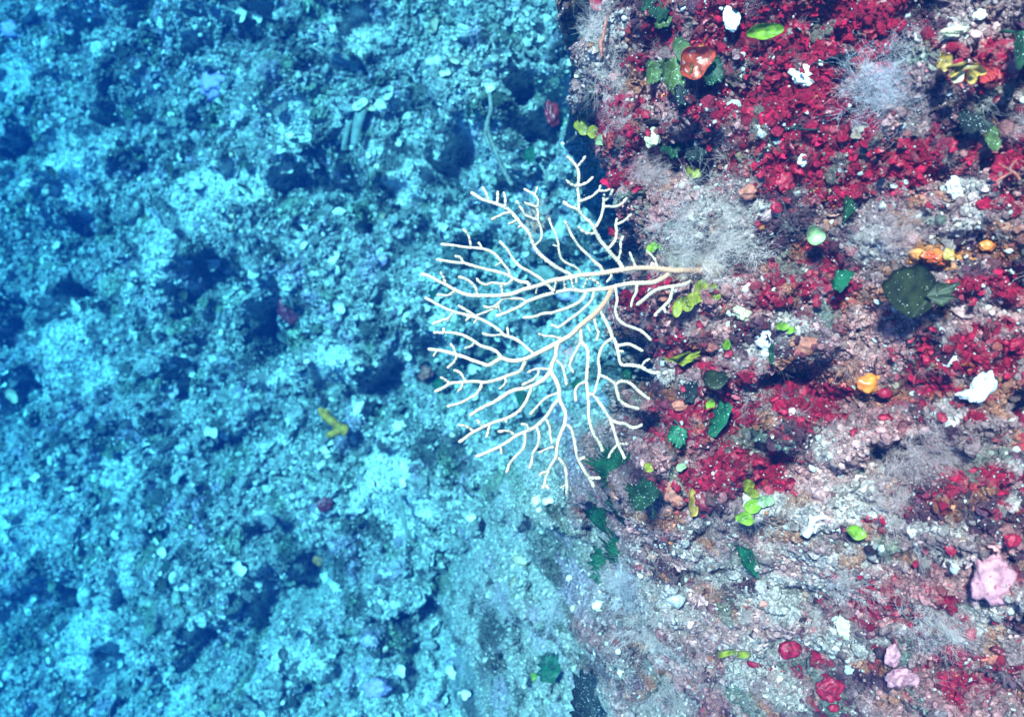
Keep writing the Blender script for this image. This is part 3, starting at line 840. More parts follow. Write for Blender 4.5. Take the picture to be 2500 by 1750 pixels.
M_H = {'lilac': hair_mat('lilac_hair', (.74, .54, .53)), 'blue': hair_mat('blue_grey_hair', (.66, .56, .64)), 'pinkish': hair_mat('pinkish_hair', (.66, .42, .42)), 'buff': hair_mat('buff_hair', (.72, .56, .46))}

def placed(name, me, mat, px, py, size_px, lift=0.0, rz=0., tx=0., ty=0., parent=None):
    x, y, z, d = ground_at(px, py)
    d2 = d - lift - (.006 if lift < .02 else 0)
    o = obj(name, me, mat, parent)
    k = d2 * TW / 2500 * size_px
    o.location = (px_x(px, d2), px_y(py, d2), CAM_Z - d2)
    o.scale = (k, k, k)
    o.rotation_euler = Euler((math.radians(tx), math.radians(ty), math.radians(rz)), 'XYZ')
    return o

def fan_blade(seed, aspect=1.0, teeth=9, tooth=.06, half=1.25, cup=.25):
    """a fan-shaped alga blade 1 unit tall, centred, base at the bottom"""
    r = np.random.default_rng(seed); ph = r.uniform(0, 6.28, 4)
    def out(T):
        e = np.sin(T * math.pi)
        o = .55 + .45 * e ** .5
        if teeth == 0 and half >= 1.2: o = np.clip(np.cos((T - .5) * 2 * half * 1.5 / half), .02, 1) ** .75
        o = o * (1 + .08 * np.sin(T * 9 + ph[0]) + .06 * np.sin(T * 17 + ph[1]) + .025 * np.sin(T * 41 + ph[2]) + .02 * np.sin(T * 73 + ph[3]))
        if teeth: o = o * (1 - tooth + tooth * 2 * np.abs(((T * teeth) % 1) - .5) * 1.6 * (1 + .5 * np.sin(T * 23 + ph[2])))
        return o
    def h(U, T, R): return cup * U ** 2 * (T - .5) ** 2 * 2 + .06 * U * np.sin(T * 8 + ph[3]) + .10 * U * U
    hh = 1.5 if (teeth == 0 and half >= 1.2) else half
    me = sheet_mesh('blade', out, -hh, hh, max(64, teeth * 8 + 1), 9, h, .03)
    v = np.empty(len(me.vertices) * 3, np.float32); me.vertices.foreach_get('co', v); v = v.reshape(-1, 3)
    v[:, 0] *= aspect; v[:, 1] -= .5
    me.vertices.foreach_set('co', v.ravel()); me.update()
    return me

def petiole(parent, mat, ln=.5, rad=.03, bend=.2):
    t = np.linspace(0, 1, 8)
    P = np.stack([bend * t ** 2, -.5 + .04 - ln * t, -.45 * t], 1)
    V, F = tube_bumpy(P, np.full(8, rad) * (1 + .5 * t), 6, 3, 0.)
    return obj('petiole', make_mesh('petiole', V, F), mat, parent)

def blade(label, px, py, w, h, rz, mat='dark', tx=15, ty=0, lift=.008, teeth=9, tooth=.06, half=1.25, cup=.25, pet=.4, bend=.2, cat='seaweed', name='fan_alga', group=None, seed=None):
    seed = seed if seed is not None else int(px * 7 + py)
    me = fan_blade(seed, 1.0, teeth, tooth, half, cup)
    v = np.empty(len(me.vertices) * 3, np.float32); me.vertices.foreach_get('co', v); v = v.reshape(-1, 3)
    v[:, 0] *= w / h / float(np.ptp(v[:, 0])); v[:, 1] = (v[:, 1] - v[:, 1].min()) / float(np.ptp(v[:, 1])) - .5
    me.vertices.foreach_set('co', v.ravel()); me.update()
    o = placed(name, me, M_[mat], px, py, h, lift, rz, tx, ty)
    tag(o, label, cat, group)
    if pet: petiole(o, M_[mat], pet, .03, bend)
    return o

blade('large dark olive alga blade beside a smaller lobe, right half of the ledge', 2206, 705, 128, 142, 72, 'olive', 10, -8, .018, 0, 0, 1.5, .3, .35)
blade('small dark lobed alga blade right of the large dark olive blade', 2303, 716, 62, 78, -80, 'olive', 12, 0, .018, 3, .12, 1.1, .2, .2)
blade('broad toothed blue-green alga blade under the lowest fan tips', 1476, 1128, 112, 125, 52, 'teal', 10, 8, .045, 15, .20, 1.35, .2, .3)
blade('rounded sawtooth dark green blade with its stalk at lower right', 1562, 1196, 84, 92, 40, 'dark', 8, 0, .05, 19, .10, 1.45, .15, .55, -.2)
blade('upright sage green blade, left one of the cluster under the red cup', 1597, 176, 46, 84, 165, 'sage', 15, 10, .012, 0, 0, 1.0, .3, .2)
blade('wide olive-green blade in the middle of the cluster under the red cup', 1643, 190, 74, 118, 172, 'sage', 18, -6, .012, 0, 0, 1.05, .3, .2)
blade('rounded dark green blade behind the right rim of the red cup', 1732, 180, 66, 72, 190, 'dark', 14, -14, .010, 9, .03, 1.45, .3, .2)
blade('flat olive blade just left above the red cup', 1668, 120, 64, 42, -70, 'sage', 35, 0, .012, 0, 0, 1.2, .2, .2)
blade('narrow blackish green blade hanging below the sage blades', 1662, 236, 38, 72, 185, 'black', 16, 6, .010, 5, .1, .9, .2, .2)
blade('large dark green blade at the top edge beside pale silt', 1592, 22, 96, 74, 120, 'dark', 12, 10, .012, 9, .08, 1.2, .2, .3)
blade('slim mid green leaf at the top below the dark blade', 1624, 58, 34, 60, 145, 'sage', 20, 20, .012, 0, 0, .8, .2, .2)
blade('broad dark teal blade left of the dark hollow above the hairy tuft', 1638, 362, 70, 66, 190, 'dark', 14, -8, .010, 9, .08, 1.35, .2, .3)
blade('dark blue-green blade inside the hollow above the hairy tuft', 1702, 372, 60, 82, 175, 'black', 14, 12, .010, 5, .1, 1.2, .2, .3)
blade('smooth oval blackish-green blade above the lime bead on the ledge lip', 1745, 921, 60, 56, -40, 'olive', 14, 10, .014, 0, 0, 1.45, .3, .2)
blade('ragged black blade left of the smooth oval blade on the ledge lip', 1681, 955, 62, 46, 75, 'black', 10, 0, .014, 5, .18, 1.3, .2, .3)
blade('dark green leaf folded along the lower slope, nearest the fan tips', 1472, 1268, 60, 125, 50, 'teal', 20, 15, .02, 0, 0, .75, .3, .3)
blade('long blue-green leaf pointing down right on the lower slope', 1512, 1252, 36, 140, 42, 'dark', 22, 10, .02, 0, 0, .5, .3, .3)
blade('fringed dark teal blade on the lower slope below the folded leaf', 1500, 1330, 70, 125, 36, 'teal', 16, -8, .02, 11, .16, .9, .2, .3)
blade('low green blade with parallel ribs left of the fringed teal blade', 1465, 1372, 96, 84, 70, 'teal', 18, 6, .015, 9, .12, 1.1, .2, .3)
blade('slanting green leaf on pale silt with silt dusted over it', 1822, 1368, 42, 125, 40, 'teal', 18, 12, .012, 0, 0, .7, .3, .3)
blade('round dark teal blade at the bottom left of the big specked blade', 1338, 1622, 80, 72, 60, 'teal', 6, 0, .06, 7, .08, 1.45, .2, .3)
blade('big blackish blade dotted with white specks near the bottom edge', 1440, 1690, 104, 130, 10, 'black', 6, -6, .075, 11, .08, 1.45, .2, .2)
blade('pointed dark green leaf standing left of the dark olive blade', 2066, 510, 32, 74, -4, 'dark', 20, 0, .012, 0, 0, .5, .3, .2)
blade('blurred dark green blade cut by the right edge near the top', 2494, 128, 70, 120, 170, 'dark', 14, 0, .012, 5, .06, 1.3, .2, .3)
blade('dark blue-green blade in the upper right below the lilac hair', 2372, 310, 96, 80, 150, 'black', 14, 8, .010, 9, .1, 1.3, .2, .3)
blade('dull olive blade right of the dark blue-green blade, upper right', 2418, 340, 66, 50, 100, 'sage', 16, 0, .010, 0, 0, 1.3, .2, .3)
blade('grey-green blade at the left of the big dark olive blade', 2050, 682, 62, 52, 55, 'teal', 14, 0, .012, 5, .06, 1.35, .2, .3)
blade('teal fan blade lying under the lime bead on the ledge lip', 1752, 1022, 100, 56, 60, 'teal', 16, 0, .010, 7, .08, 1.2, .2, .3)
blade('twisted yellow-green leaf on the ledge below the yellow lobes', 1668, 868, 26, 92, -62, 'yolive', 25, 25, .012, 5, .1, .6, .5, .2)
blade('small bright leaf above the dark oval blade by the teal crust', 1772, 842, 26, 24, 70, 'lime', 20, 0, .012, 0, 0, 1.2, .2, .2)
blade('flat dark leaf lying on pale rock, right of the teal crust', 1882, 864, 62, 20, 90, 'dark', 20, 0, .010, 5, .1, 1.1, .2, .2)
blade('small dark fan blade with a thin bent stalk, upper left seabed', 312, 274, 40, 34, 80, 'dark', 8, 0, .05, 5, .15, 1.3, .2, .9, .4)
blade('small dark drooping blade on the seabed below the stalked fan', 415, 412, 26, 42, 175, 'olive', 12, 10, .04, 5, .1, 1.0, .2, .4)
blade('tiny olive leaf on the pale sand drift near the left edge', 128, 420, 34, 22, -60, 'olive', 12, 10, .03, 0, 0, 1.0, .2, .4)
blade('small dark triangular blade on sand right of the drooping blade', 596, 405, 34, 28, 180, 'dark', 12, 10, .03, 3, .15, 1.2, .2, .4)
blade('upper dark green kidney blade of the pair on the left seabed', 445, 716, 38, 24, 110, 'olive', 12, 0, .04, 0, 0, 1.45, .2, .3)
blade('lower dark green kidney blade of the pair on the left seabed', 462, 736, 38, 24, 110, 'olive', 12, 0, .03, 0, 0, 1.45, .2, .3)
blade('dark curled leaf lying on the brightest sand patch, lower left', 252, 1590, 16, 72, -75, 'black', 25, 30, .02, 0, 0, .4, .5, .2)
blade('green olive blade beside the white pebble, lower left seabed', 392, 1425, 36, 26, 80, 'olive', 12, 0, .03, 0, 0, 1.4, .2, .3)
blade('dark curved blade above the white pebble, lower left seabed', 408, 1376, 40, 22, -100, 'dark', 15, 0, .03, 0, 0, 1.2, .3, .3)
blade('dark green leaf at the far left tips of the sea fan', 1068, 936, 36, 26, 70, 'teal', 12, 0, .05, 0, 0, 1.3, .2, .3)
blade('small arrow-shaped green blade behind the left fan tips', 1056, 716, 20, 30, 10, 'teal', 12, 0, .05, 3, .1, .7, .2, .4)
blade('green leaf seen between two lower left fan branches', 1268, 968, 40, 24, 80, 'teal', 12, 0, .05, 0, 0, 1.3, .2, .3)
blade('green leaf showing through the lower middle of the fan', 1405, 935, 34, 24, 60, 'teal', 12, 0, .05, 5, .1, 1.3, .2, .3)
blade('dark narrow leaf behind the right fan branches', 1488, 898, 16, 38, 105, 'black', 12, 0, .04, 0, 0, .6, .2, .2)
blade('green blade behind the forked right fan branch', 1528, 912, 30, 26, 90, 'teal', 12, 0, .04, 5, .1, 1.3, .2, .3)
blade('dark green leaf on the seabed above the fan among red bits', 1290, 378, 46, 34, 90, 'teal', 12, 0, .05, 5, .1, 1.3, .2, .3)
blade('dark green round blade at the lip left of the lime disc', 1650, 1068, 52, 60, 160, 'teal', 12, 0, .015, 9, .1, 1.4, .2, .3)
blade('black bent leaf below the blue hair near the top right', 2048, 142, 34, 92, -72, 'black', 14, 30, .014, 0, 0, .55, .7, .2)

# lime and yellow discs
def disc(label, px, py, w, h, rz, mat='lime', tx=12, ty=0, lift=.008, cup=.15, wob=.2, thick=.14, cat='seaweed', name='disc_alga', group=None, sub=True):
    me = disc_mesh('disc', int(px * 3 + py), 40, 7, cup, wob, thick)
    v = np.empty(len(me.vertices) * 3, np.float32); me.vertices.foreach_get('co', v); v = v.reshape(-1, 3)
    v[:, 0] *= .5; v[:, 1] *= .5 * h / w; v[:, 2] *= .5
    me.vertices.foreach_set('co', v.ravel()); me.update()
    o = placed(name, me, M_[mat], px, py, w, lift, rz, tx, ty)
    return tag(o, label, cat, group)
disc('larger yellow-green disc of the pair left of the ledge top', 1421, 310, 36, 40, -20, 'yolive', lift=.03)
disc('smaller yellow-green disc of the pair left of the ledge top', 1447, 322, 30, 32, 0, 'yolive', lift=.03)
disc('faded green disc just below the yellow-green pair', 1468, 342, 32, 26, 20, 'palegreen', lift=.02)
disc('bright lime oval disc seen edge-on at the top near the white shell', 1864, 75, 84, 40, 12, 'lime', 25, 0, .016, .35)
disc('small lime bead right of centre on the pink ledge', 1909, 796, 28, 24, 0, 'lime')
disc('tiny lime bead beside the small lime bead on the pink ledge', 1931, 806, 20, 18, 0, 'lime')
disc('lime disc above the teal fan blade on the ledge lip', 1734, 987, 24, 28, 0, 'lime')
disc('lone yellow-green bead right of the broad toothed blade', 1583, 1140, 24, 24, 0, 'yolive', lift=.05)
disc('topmost upturned disc of the lime stack on the lower ledge', 1826, 1184, 36, 34, 30, 'yolive', 30, 10)
disc('second disc of the lime stack on the lower ledge', 1838, 1202, 32, 26, -20, 'yolive', 25, 0)
disc('third, silt-dusted disc of the lime stack on the lower ledge', 1838, 1234, 40, 42, 0, 'lime', 10, 0)
disc('lowest and brightest disc of the lime stack on the lower ledge', 1818, 1264, 46, 32, -20, 'lime', 14, 0, .012)
disc('pale dusted disc right of the lime stack', 1868, 1222, 36, 36, 0, 'palegreen', 14, 0)
disc('rounded lime blade on pale silt in the lower right', 2090, 1298, 46, 36, -15, 'lime', 12, 0, .010)
disc('pale green bead at the lip beside the dark teal knot', 1662, 1139, 26, 20, 0, 'palegreen')
disc('olive patch on silt near the bottom right of centre', 1782, 1588, 62, 24, 15, 'yolive', 14, 0)
disc('olive bead right of the olive patch near the bottom', 1815, 1596, 34, 22, 10, 'yolive', 14, 0)
disc('faint green blade under the hair, left lower edge of tuft', 1690, 422, 40, 34, 0, 'yolive', 14, 0, .006)
disc('lime bead on the lower seabed slope beside a pale shell', 1300, 1650, 24, 20, 0, 'lime', 14, 0)
def lobes(label, px, py, parts, mat):
    root = bpy.data.objects.new('lobed_seaweed', None); C.objects.link(root)
    x, y, z, d = ground_at(px, py)
    d -= .012
    root.location = (px_x(px, d), px_y(py, d), CAM_Z - d)
    tag(root, label, 'seaweed')
    k = d * TW / 2500
    for i, (dx, dy, w, h, rz) in enumerate(parts):
        me = disc_mesh('lobe', 500 + i + int(px), 40, 7, .12, .45, .12)
        v = np.empty(len(me.vertices) * 3, np.float32); me.vertices.foreach_get('co', v); v = v.reshape(-1, 3)
        v *= np.array([.5 * w * k, .5 * h * k, .5 * w * k]); me.vertices.foreach_set('co', v.ravel()); me.update()
        o = obj('lobe', me, M_[mat], root); o.location = (dx * k, -dy * k, .001 * i); o.rotation_euler = (.2, .1 * i, math.radians(rz))
lobes('yellow-olive lobed seaweed right of the free right fan branch', 1690, 722, [(-24, 22, 36, 62, -10), (14, -6, 52, 56, 10), (52, -8, 34, 34, 0)], 'yolive')
lobes('bright yellow-green lobes at the left edge of the big hairy tuft', 1600, 600, [(-8, 4, 30, 26, 0), (20, -14, 18, 18, 0), (14, 4, 26, 16, 10)], 'lime')

# shells, sponges, crusts
def lump(label, px, py, w, h, rz, mat, cat, name, sz=.6, rough=.35, lift=.003, f=1.5, fine=.11, sub=4, group=None, tx=0, ty=0):
    me = lump_mesh(name, int(px * 5 + py), (.5, .5 * h / w, .5 * sz), rough, sub, f, fine)
    o = placed(name, me, M_[mat], px, py, w, lift - .004, rz, tx, ty)
    return tag(o, label, cat, group)
lump('bright white rounded shell near the top of the ledge', 1786, 45, 42, 66, 8, 'white', 'shell', 'shell', .5, .15, .010)
lump('white jagged sponge below the bright green oval disc', 1965, 188, 66, 46, -15, 'white', 'sponge', 'white_sponge', .4, .6, .004, 2.0, .2)
lump('white knob at the left of the crimson crust, under the red cup cluster', 1592, 338, 36, 44, 0, 'cream', 'shell', 'shell', .6, .4, .006)
lump('small white barnacle in the crimson patch left of centre right', 1960, 392, 24, 30, 0, 'white', 'barnacle', 'barnacle', .7, .3, .006)
lump('out-of-focus lavender-white horn of sponge at the right', 2398, 945, 52, 86, -28, 'lav', 'sponge', 'horn_sponge', .5, .4, .006)
lump('small white left arm of the lavender sponge at the right', 2362, 962, 50, 24, 8, 'lav', 'sponge', 'horn_sponge', .7, .25, .012)
lump('white shell with rough rim on the lower seabed slope', 1461, 1480, 32, 26, -30, 'white', 'shell', 'shell', .4, .3, .008)
lump('round white bead on the lower slope left of the dark frond', 1390, 1411, 16, 16, 0, 'white', 'shell', 'shell', .8, .1, .008)
lump('tiny white bead on silt right of the specked blade', 1510, 1590, 14, 14, 0, 'white', 'shell', 'shell', .8, .1, .006)
lump('pale blue-white shell right of the specked blade', 1516, 1638, 18, 26, 0, 'white', 'shell', 'shell', .6, .3, .006)
lump('off-white lump in the pale silt at lower centre right', 1736, 1620, 20, 18, 0, 'white', 'shell', 'shell', .6, .3, .006)
lump('cream knobbly coral growth left of the pale violet rock', 1812, 765, 46, 30, -35, 'cream', 'coral', 'coral_knob', .6, .5, .008, 2.2)
lump('pale violet crust of rock above the dark red cave', 1890, 836, 60, 66, 20, 'lav', 'crust', 'pale_crust', .35, .6, -.004, 2.2, .4)
lump('white crumbly crust at the right of the orange sea squirt', 2330, 880, 44, 30, 0, 'lav', 'crust', 'pale_crust', .4, .5, .0, 2.0, .3)
lump('white crust spot near the top right corner', 2330, 78, 66, 22, 8, 'cream', 'crust', 'pale_crust', .5, .6, .003, 2.0, .3)
lump('white oval crust above the white streak near the top right corner', 2392, 38, 34, 22, 8, 'white', 'crust', 'pale_crust', .5, .4, .008)
lump('knobbly white crust in the right above the yellow crust', 2338, 460, 40, 54, 20, 'lav', 'crust', 'pale_crust', .4, .6, .0, 2.4, .3)
lump('large pale pink coralline lump at the lower right edge', 2425, 1415, 98, 122, 10, 'pink', 'coralline alga', 'pink_lump', .45, .38, .0, 2.0)
lump('upper pink coralline lump near the bottom right', 2180, 1602, 36, 50, 0, 'pink', 'coralline alga', 'pink_lump', .6, .4, .008, 1.8)
lump('lower pink coralline lump near the bottom right', 2200, 1655, 76, 46, 10, 'pink', 'coralline alga', 'pink_lump', .6, .5, .008, 1.8)
lump('glossy orange sea squirt in the right half of the ledge', 2118, 936, 54, 46, 0, 'orange', 'sea squirt', 'sea_squirt', .6, .3, .005, 1.5, .08)
lump('small red sea squirt touching the orange one', 2160, 960, 34, 26, 0, 'crimson', 'sea squirt', 'sea_squirt', .8, .12, .012, 1.0, .02)
lump('crimson button crust on pale silt, lower right', 1928, 1586, 58, 44, 0, 'crimson', 'crust', 'crimson_crust', .45, .25, .006)
lump('crimson lobed crust near the bottom, right of the button', 2030, 1682, 62, 54, 0, 'crimson', 'crust', 'crimson_crust', .5, .35, .006, 2.2)
lump('tiny crimson crust hanging below the lobed crimson crust', 2036, 1728, 26, 20, 0, 'crimson', 'crust', 'crimson_crust', .5, .3, .006)
lump('small crimson knob with an ochre foot above the pink lump', 2322, 1338, 30, 36, 0, 'crimson', 'crust', 'crimson_crust', .6, .3, .006)
lump('crimson knob in the dark spot right of the pink lump', 2472, 1320, 40, 36, 0, 'crimson', 'crust', 'crimson_crust', .6, .3, .006)
lump('vivid red bead above the pale cup', 1896, 508, 28, 26, 0, 'crimson', 'crust', 'crimson_crust', .6, .3, .006)
lump('large red fold below the white barnacle', 1920, 440, 40, 60, -20, 'crimson', 'crust', 'crimson_crust', .5, .5, .004)
lump('red crust knob left of the large red fold', 1828, 470, 46, 34, 20, 'salmon', 'crust', 'crimson_crust', .5, .4, .006)
lump('deep red crust inside the cave under the pale violet rock', 1948, 956, 84, 56, 25, 'crimson', 'crust', 'crimson_crust', .4, .4, .002)
lump('glowing red bead at the right edge, mid height', 2480, 840, 40, 26, 20, 'crimson', 'crust', 'crimson_crust', .6, .3, .008)
lump('orange flame-like crust above the dark olive blade', 2285, 628, 60, 30, -10, 'orange', 'crust', 'orange_crust', .4, .6, .006, 2.4)
lump('orange flake right of the flame-like crust', 2412, 600, 36, 26, 0, 'orange', 'crust', 'orange_crust', .4, .4, .006)
lump('yellow-orange crust under the flame-like orange crust', 2318, 622, 26, 30, 30, 'ruffle', 'crust', 'orange_crust', .4, .4, .008)
lump('salmon flake below the ragged black blade', 1659, 990, 38, 28, 10, 'salmon', 'crust', 'salmon_crust', .4, .3, .008)
lump('salmon red crust at the right of the small lime beads', 1968, 842, 66, 44, -10, 'salmon', 'crust', 'salmon_crust', .4, .35, .006)
lump('red oval flake between the fan and the yellow-olive lobes', 1620, 722, 34, 24, 35, 'salmon', 'crust', 'salmon_crust', .4, .25, .008)
lump('rosy crusted boulder on the lip left of the ochre fin', 1655, 1205, 62, 66, 0, 'salmon', 'crust', 'salmon_crust', .4, .35, -.004, 2.0, .12)
lump('purple-red crusted boulder right of the ochre fin', 1728, 1212, 66, 72, 0, 'maroon', 'crust', 'salmon_crust', .4, .35, -.004, 2.0, .12)
lump('dark red lump sheltering on the seabed left of centre', 700, 758, 42, 60, 35, 'maroon', 'sponge', 'red_sponge', .6, .35, .03)
lump('dark red sponge in the hollow above the sea fan', 1348, 278, 34, 64, 5, 'maroon', 'sponge', 'red_sponge', .6, .4, .04)
lump('small dark red lump on the seabed below the yellow sponge', 793, 1232, 36, 32, 30, 'maroon', 'sponge', 'red_sponge', .6, .35, .02)
lump('rusty lump on the seabed left of the grey seagrass leaf', 782, 1366, 32, 26, 0, 'brown', 'sponge', 'rusty_sponge', .6, .35, .02)
lump('reddish lump behind the left tips of the fan', 1036, 910, 34, 40, 20, 'salmon', 'sponge', 'red_sponge', .6, .4, .02)
lump('lilac crust patch on the upper left seabed', 533, 200, 84, 66, 15, 'lilac', 'crust', 'lilac_crust', .35, .5, .01, 1.8, .25)
lump('lilac crust at the top left corner of the seabed', 28, 72, 56, 40, -15, 'lilac', 'crust', 'lilac_crust', .4, .4, .02)
lump('lilac crust block near the bottom of the seabed', 920, 1680, 62, 44, 10, 'lilac', 'crust', 'lilac_crust', .5, .45, .02, 1.8, .2)
lump('lilac oval pebble left of the upper fan tips', 930, 638, 36, 24, 30, 'lilac', 'crust', 'lilac_crust', .5, .3, .03)
lump('lilac rock seen behind the two fan stems', 1380, 722, 46, 22, -15, 'lilac', 'crust', 'lilac_crust', .5, .3, .03)
lump('grey-lilac rock behind the upper stem of the fan', 1322, 668, 74, 46, -30, 'ribbon', 'crust', 'lilac_crust', .5, .5, .03, 1.8, .3)
lump('white and lilac shell on the seabed above the red hollow', 1060, 158, 40, 40, 0, 'lav', 'shell', 'shell', .6, .4, .03)
lump('pale lilac knob on the seabed left of the seagrass strips', 928, 258, 26, 34, 20, 'lav', 'shell', 'shell', .6, .3, .03)
lump('white shell left of the fan, above the sand mound', 828, 518, 34, 20, 10, 'white', 'shell', 'shell', .5, .3, .02)
lump('pale shell on the lower seabed right of the seagrass leaf', 1312, 1222, 30, 26, 0, 'white', 'shell', 'shell', .5, .4, .03)
lump('white pebble on the lower left seabed', 424, 1408, 22, 30, -20, 'white', 'shell', 'shell', .7, .2, .02)
lump('twin white bead on the left seabed above the olive leaf', 172, 1192, 34, 14, 0, 'white', 'shell', 'shell', .6, .4, .02)
lump('pale green-white shell right of the yellow sponge', 975, 1044, 32, 36, 0, 'white', 'shell', 'shell', .5, .5, .02)
lump('white double shell on the seabed above the yellow sponge', 875, 998, 22, 36, -25, 'white', 'shell', 'shell', .6, .4, .02)

# red cup, pale cup, ochre ruffle, ochre fin, red disc
o = disc('orange-red cup with white specks above the green blade cluster', 1694, 146, 92, 74, 35, 'redcup', 28, -12, .020, .45, .18, .12, 'seaweed', 'red_cup')
disc('small crimson disc at the top edge of the ledge lip', 1459, 10, 38, 34, 0, 'crimson', 18, 0, .010, .2, .1, .15, 'seaweed', 'red_alga')
disc('pale yellow cup with a bright rim right of the hairy tuft', 1984, 572, 48, 46, 0, 'palegreen', 18, 8, .012, .7, .15, .2, 'sponge', 'pale_cup')
disc('ochre fin standing between the two crusted boulders', 1690, 1228, 30, 78, 8, 'ruffle', 10, 35, .014, .2, .15, .2, 'seaweed', 'ochre_fin')
disc('ochre ruffle cup, left of the group at upper right', 2297, 150, 40, 44, 0, 'ruffle', 22, 12, .014, .8, .25, .12, 'seaweed', 'ochre_ruffle')
disc('curled ochre ruffle in the middle of the group at upper right', 2336, 158, 66, 26, 15, 'ruffle', 45, 0, .016, .6, .45, .12, 'seaweed', 'ochre_ruffle')
disc('small pale ruffle cup at the bottom of the group at upper right', 2322, 186, 44, 36, 25, 'cream', 18, 10, .016, .9, .2, .12, 'seaweed', 'ochre_ruffle')
disc('right-hand ochre ruffle of the group at upper right', 2376, 172, 50, 40, -20, 'ruffle', 40, 20, .014, .5, .4, .12, 'seaweed', 'ochre_ruffle')
o = lump('pale cream frond with forked tip, lower right silt', 2064, 1530, 44, 62, 15, 'cream', 'coral', 'cream_frond', .3, .6, .006, 2.4)

# finger-like things
def fingers(label, cat, name, px, py, segs, mat, lift=.02, wk=1.0, part='finger', bump=.3):
    x, y, z, d = ground_at(px, py); d -= lift; k = d * TW / 2500
    root = bpy.data.objects.new(name, None); C.objects.link(root)
    root.location = (px_x(px, d), px_y(py, d), CAM_Z - d); tag(root, label, cat)
    for i, (pts, w0, w1) in enumerate(segs):
        Q = np.array([((a - px) * k, -(b - py) * k, c * k) for a, b, c in pts])
        P = smooth_path(Q, 2.0 * k)
        t = np.linspace(0, 1, len(P)); rad = (w0 * (1 - t) + w1 * t) * .5 * k
        te = (1 - t) * len(P) * 2
        rad = rad * np.clip((te + 1) / 5., .5, 1) ** .5
        V, F = tube_bumpy(P, rad, 10, i + 7, bump)
        obj(part, make_mesh(part, V, F), M_[mat], root)
    return root
fingers('yellow branching finger sponge on the blue seabed', 'sponge', 'finger_sponge', 838, 1050,
        [([(846,1052,0),(828,1042,6),(808,1022,12),(792,1008,16),(784,996,18)], 30, 17), ([(808,1022,12),(802,1008,18),(802,998,22)], 17, 14),
         ([(836,1046,4),(822,1054,12),(802,1062,16)], 25, 16), ([(800,1018,14),(788,1024,14)], 11, 9)], 'yellow', .05)
fingers('thin black stick lying across the upper ledge', 'stick', 'black_stick', 1960, 318,
        [([(1915,316,4),(1940,314,5),(1965,318,5),(2002,318,4)], 10, 5), ([(1930,312,6),(1950,308,8),(1962,312,6)], 6, 3)], 'black', .012, part='twig', bump=0)
fingers('thin orange-pink bead string hanging off the ledge top', 'seaweed', 'bead_string', 1470, 70,
        [([(1486,38,0),(1478,60,3),(1474,85,4),(1470,100,4)], 5, 9), ([(1470,98,4),(1466,112,4),(1468,130,3),(1466,144,2)], 14, 6)], 'salmon', .02, part='strand', bump=.3)
fingers('branched orange-red alga sprig at the right edge', 'seaweed', 'red_sprig', 2465, 415,
        [([(2490,440,0),(2475,425,6),(2455,415,10),(2432,402,12)], 8, 4), ([(2470,420,7),(2452,430,10),(2425,446,10)], 7, 4), ([(2458,415,9),(2470,400,10),(2478,392,8)], 6, 3)], 'salmon', .014, part='strand', bump=.2)
fingers('thin crimson alga sprig on pale silt, lower right', 'seaweed', 'red_sprig', 1992, 1452,
        [([(2004,1474,0),(1996,1458,3),(1984,1440,4),(1976,1428,4)], 9, 5), ([(1990,1450,4),(1974,1440,4)], 6, 4), ([(1998,1462,3),(2010,1458,3)], 8, 4)], 'crimson', .010, part='strand', bump=.2)
fingers('forked white sponge arms on the lower right silt', 'sponge', 'forked_sponge', 1985, 1290,
        [([(1966,1308,0),(1978,1288,5),(1982,1270,6),(1998,1262,6),(2022,1260,4)], 20, 10), ([(1982,1275,6),(1976,1255,5)], 14, 8), ([(1988,1300,2),(1994,1282,5),(2012,1276,5)], 7, 5)], 'lav', .008, part='arm', bump=.2)

# seagrass ribbons
def ribbon(label, pts, w, mat='ribbon', lift=.02):
    px, py = pts[0]
    x, y, z, d = ground_at(px, py); d -= lift; k = d * TW / 2500
    Q = np.array([((a - px) * k, -(b - py) * k, 0) for a, b in pts]); P = smooth_path(Q, 4 * k)
    P[:, 2] += .01 * np.sin(np.linspace(0, 3, len(P)))
    T = np.gradient(P, axis=0); T /= np.linalg.norm(T, axis=1)[:, None]; N = np.cross(T, [0, 0, 1.]); N /= np.linalg.norm(N, axis=1)[:, None]
    t = np.linspace(0, 1, len(P))[:, None]; W = w * k * .5 * (1 - .35 * t)
    V = []
    for s, h in ((-1, 0), (0, .0015), (1, 0), (1, -.0006), (0, .0005), (-1, -.0006)):
        V.append(P + N * W * s + np.array([0, 0, h]))
    V = np.stack(V, 1).reshape(-1, 3); n = len(P)
    i = np.arange(n - 1)[:, None] * 6 + np.arange(6)[None]; j = np.arange(n - 1)[:, None] * 6 + (np.arange(6)[None] + 1) % 6
    F = [tuple(f) for f in np.stack([i, j, j + 6, i + 6], -1).reshape(-1, 4)] + [(5, 4, 3, 2, 1, 0), tuple((n - 1) * 6 + q for q in range(6))]
    o = obj('seagrass_leaf', make_mesh('seagrass_leaf', V, F), M_[mat]); o.location = (px_x(px, d), px_y(py, d), CAM_Z - d)
    return tag(o, label, 'seagrass')
ribbon('narrow grey-blue seagrass leaf on the seabed below the fan', [(972,1205),(982,1240),(992,1285),(1010,1332)], 14)
ribbon('wider seagrass strip on the seabed at upper centre', [(892,235),(882,280),(872,320),(865,355)], 30)
ribbon('thinner seagrass strip left of the wider strip at upper centre', [(868,240),(858,290),(846,335),(838,368)], 18)
ribbon('dark narrow seagrass leaf on the lower slope left of the frond', [(1480,1222),(1515,1250),(1545,1272),(1570,1275)], 12, 'dark', .02)
ribbon('short olive seagrass strip at the top left of centre', [(996,0),(1000,20),(1000,45)], 10, 'dark', .04)

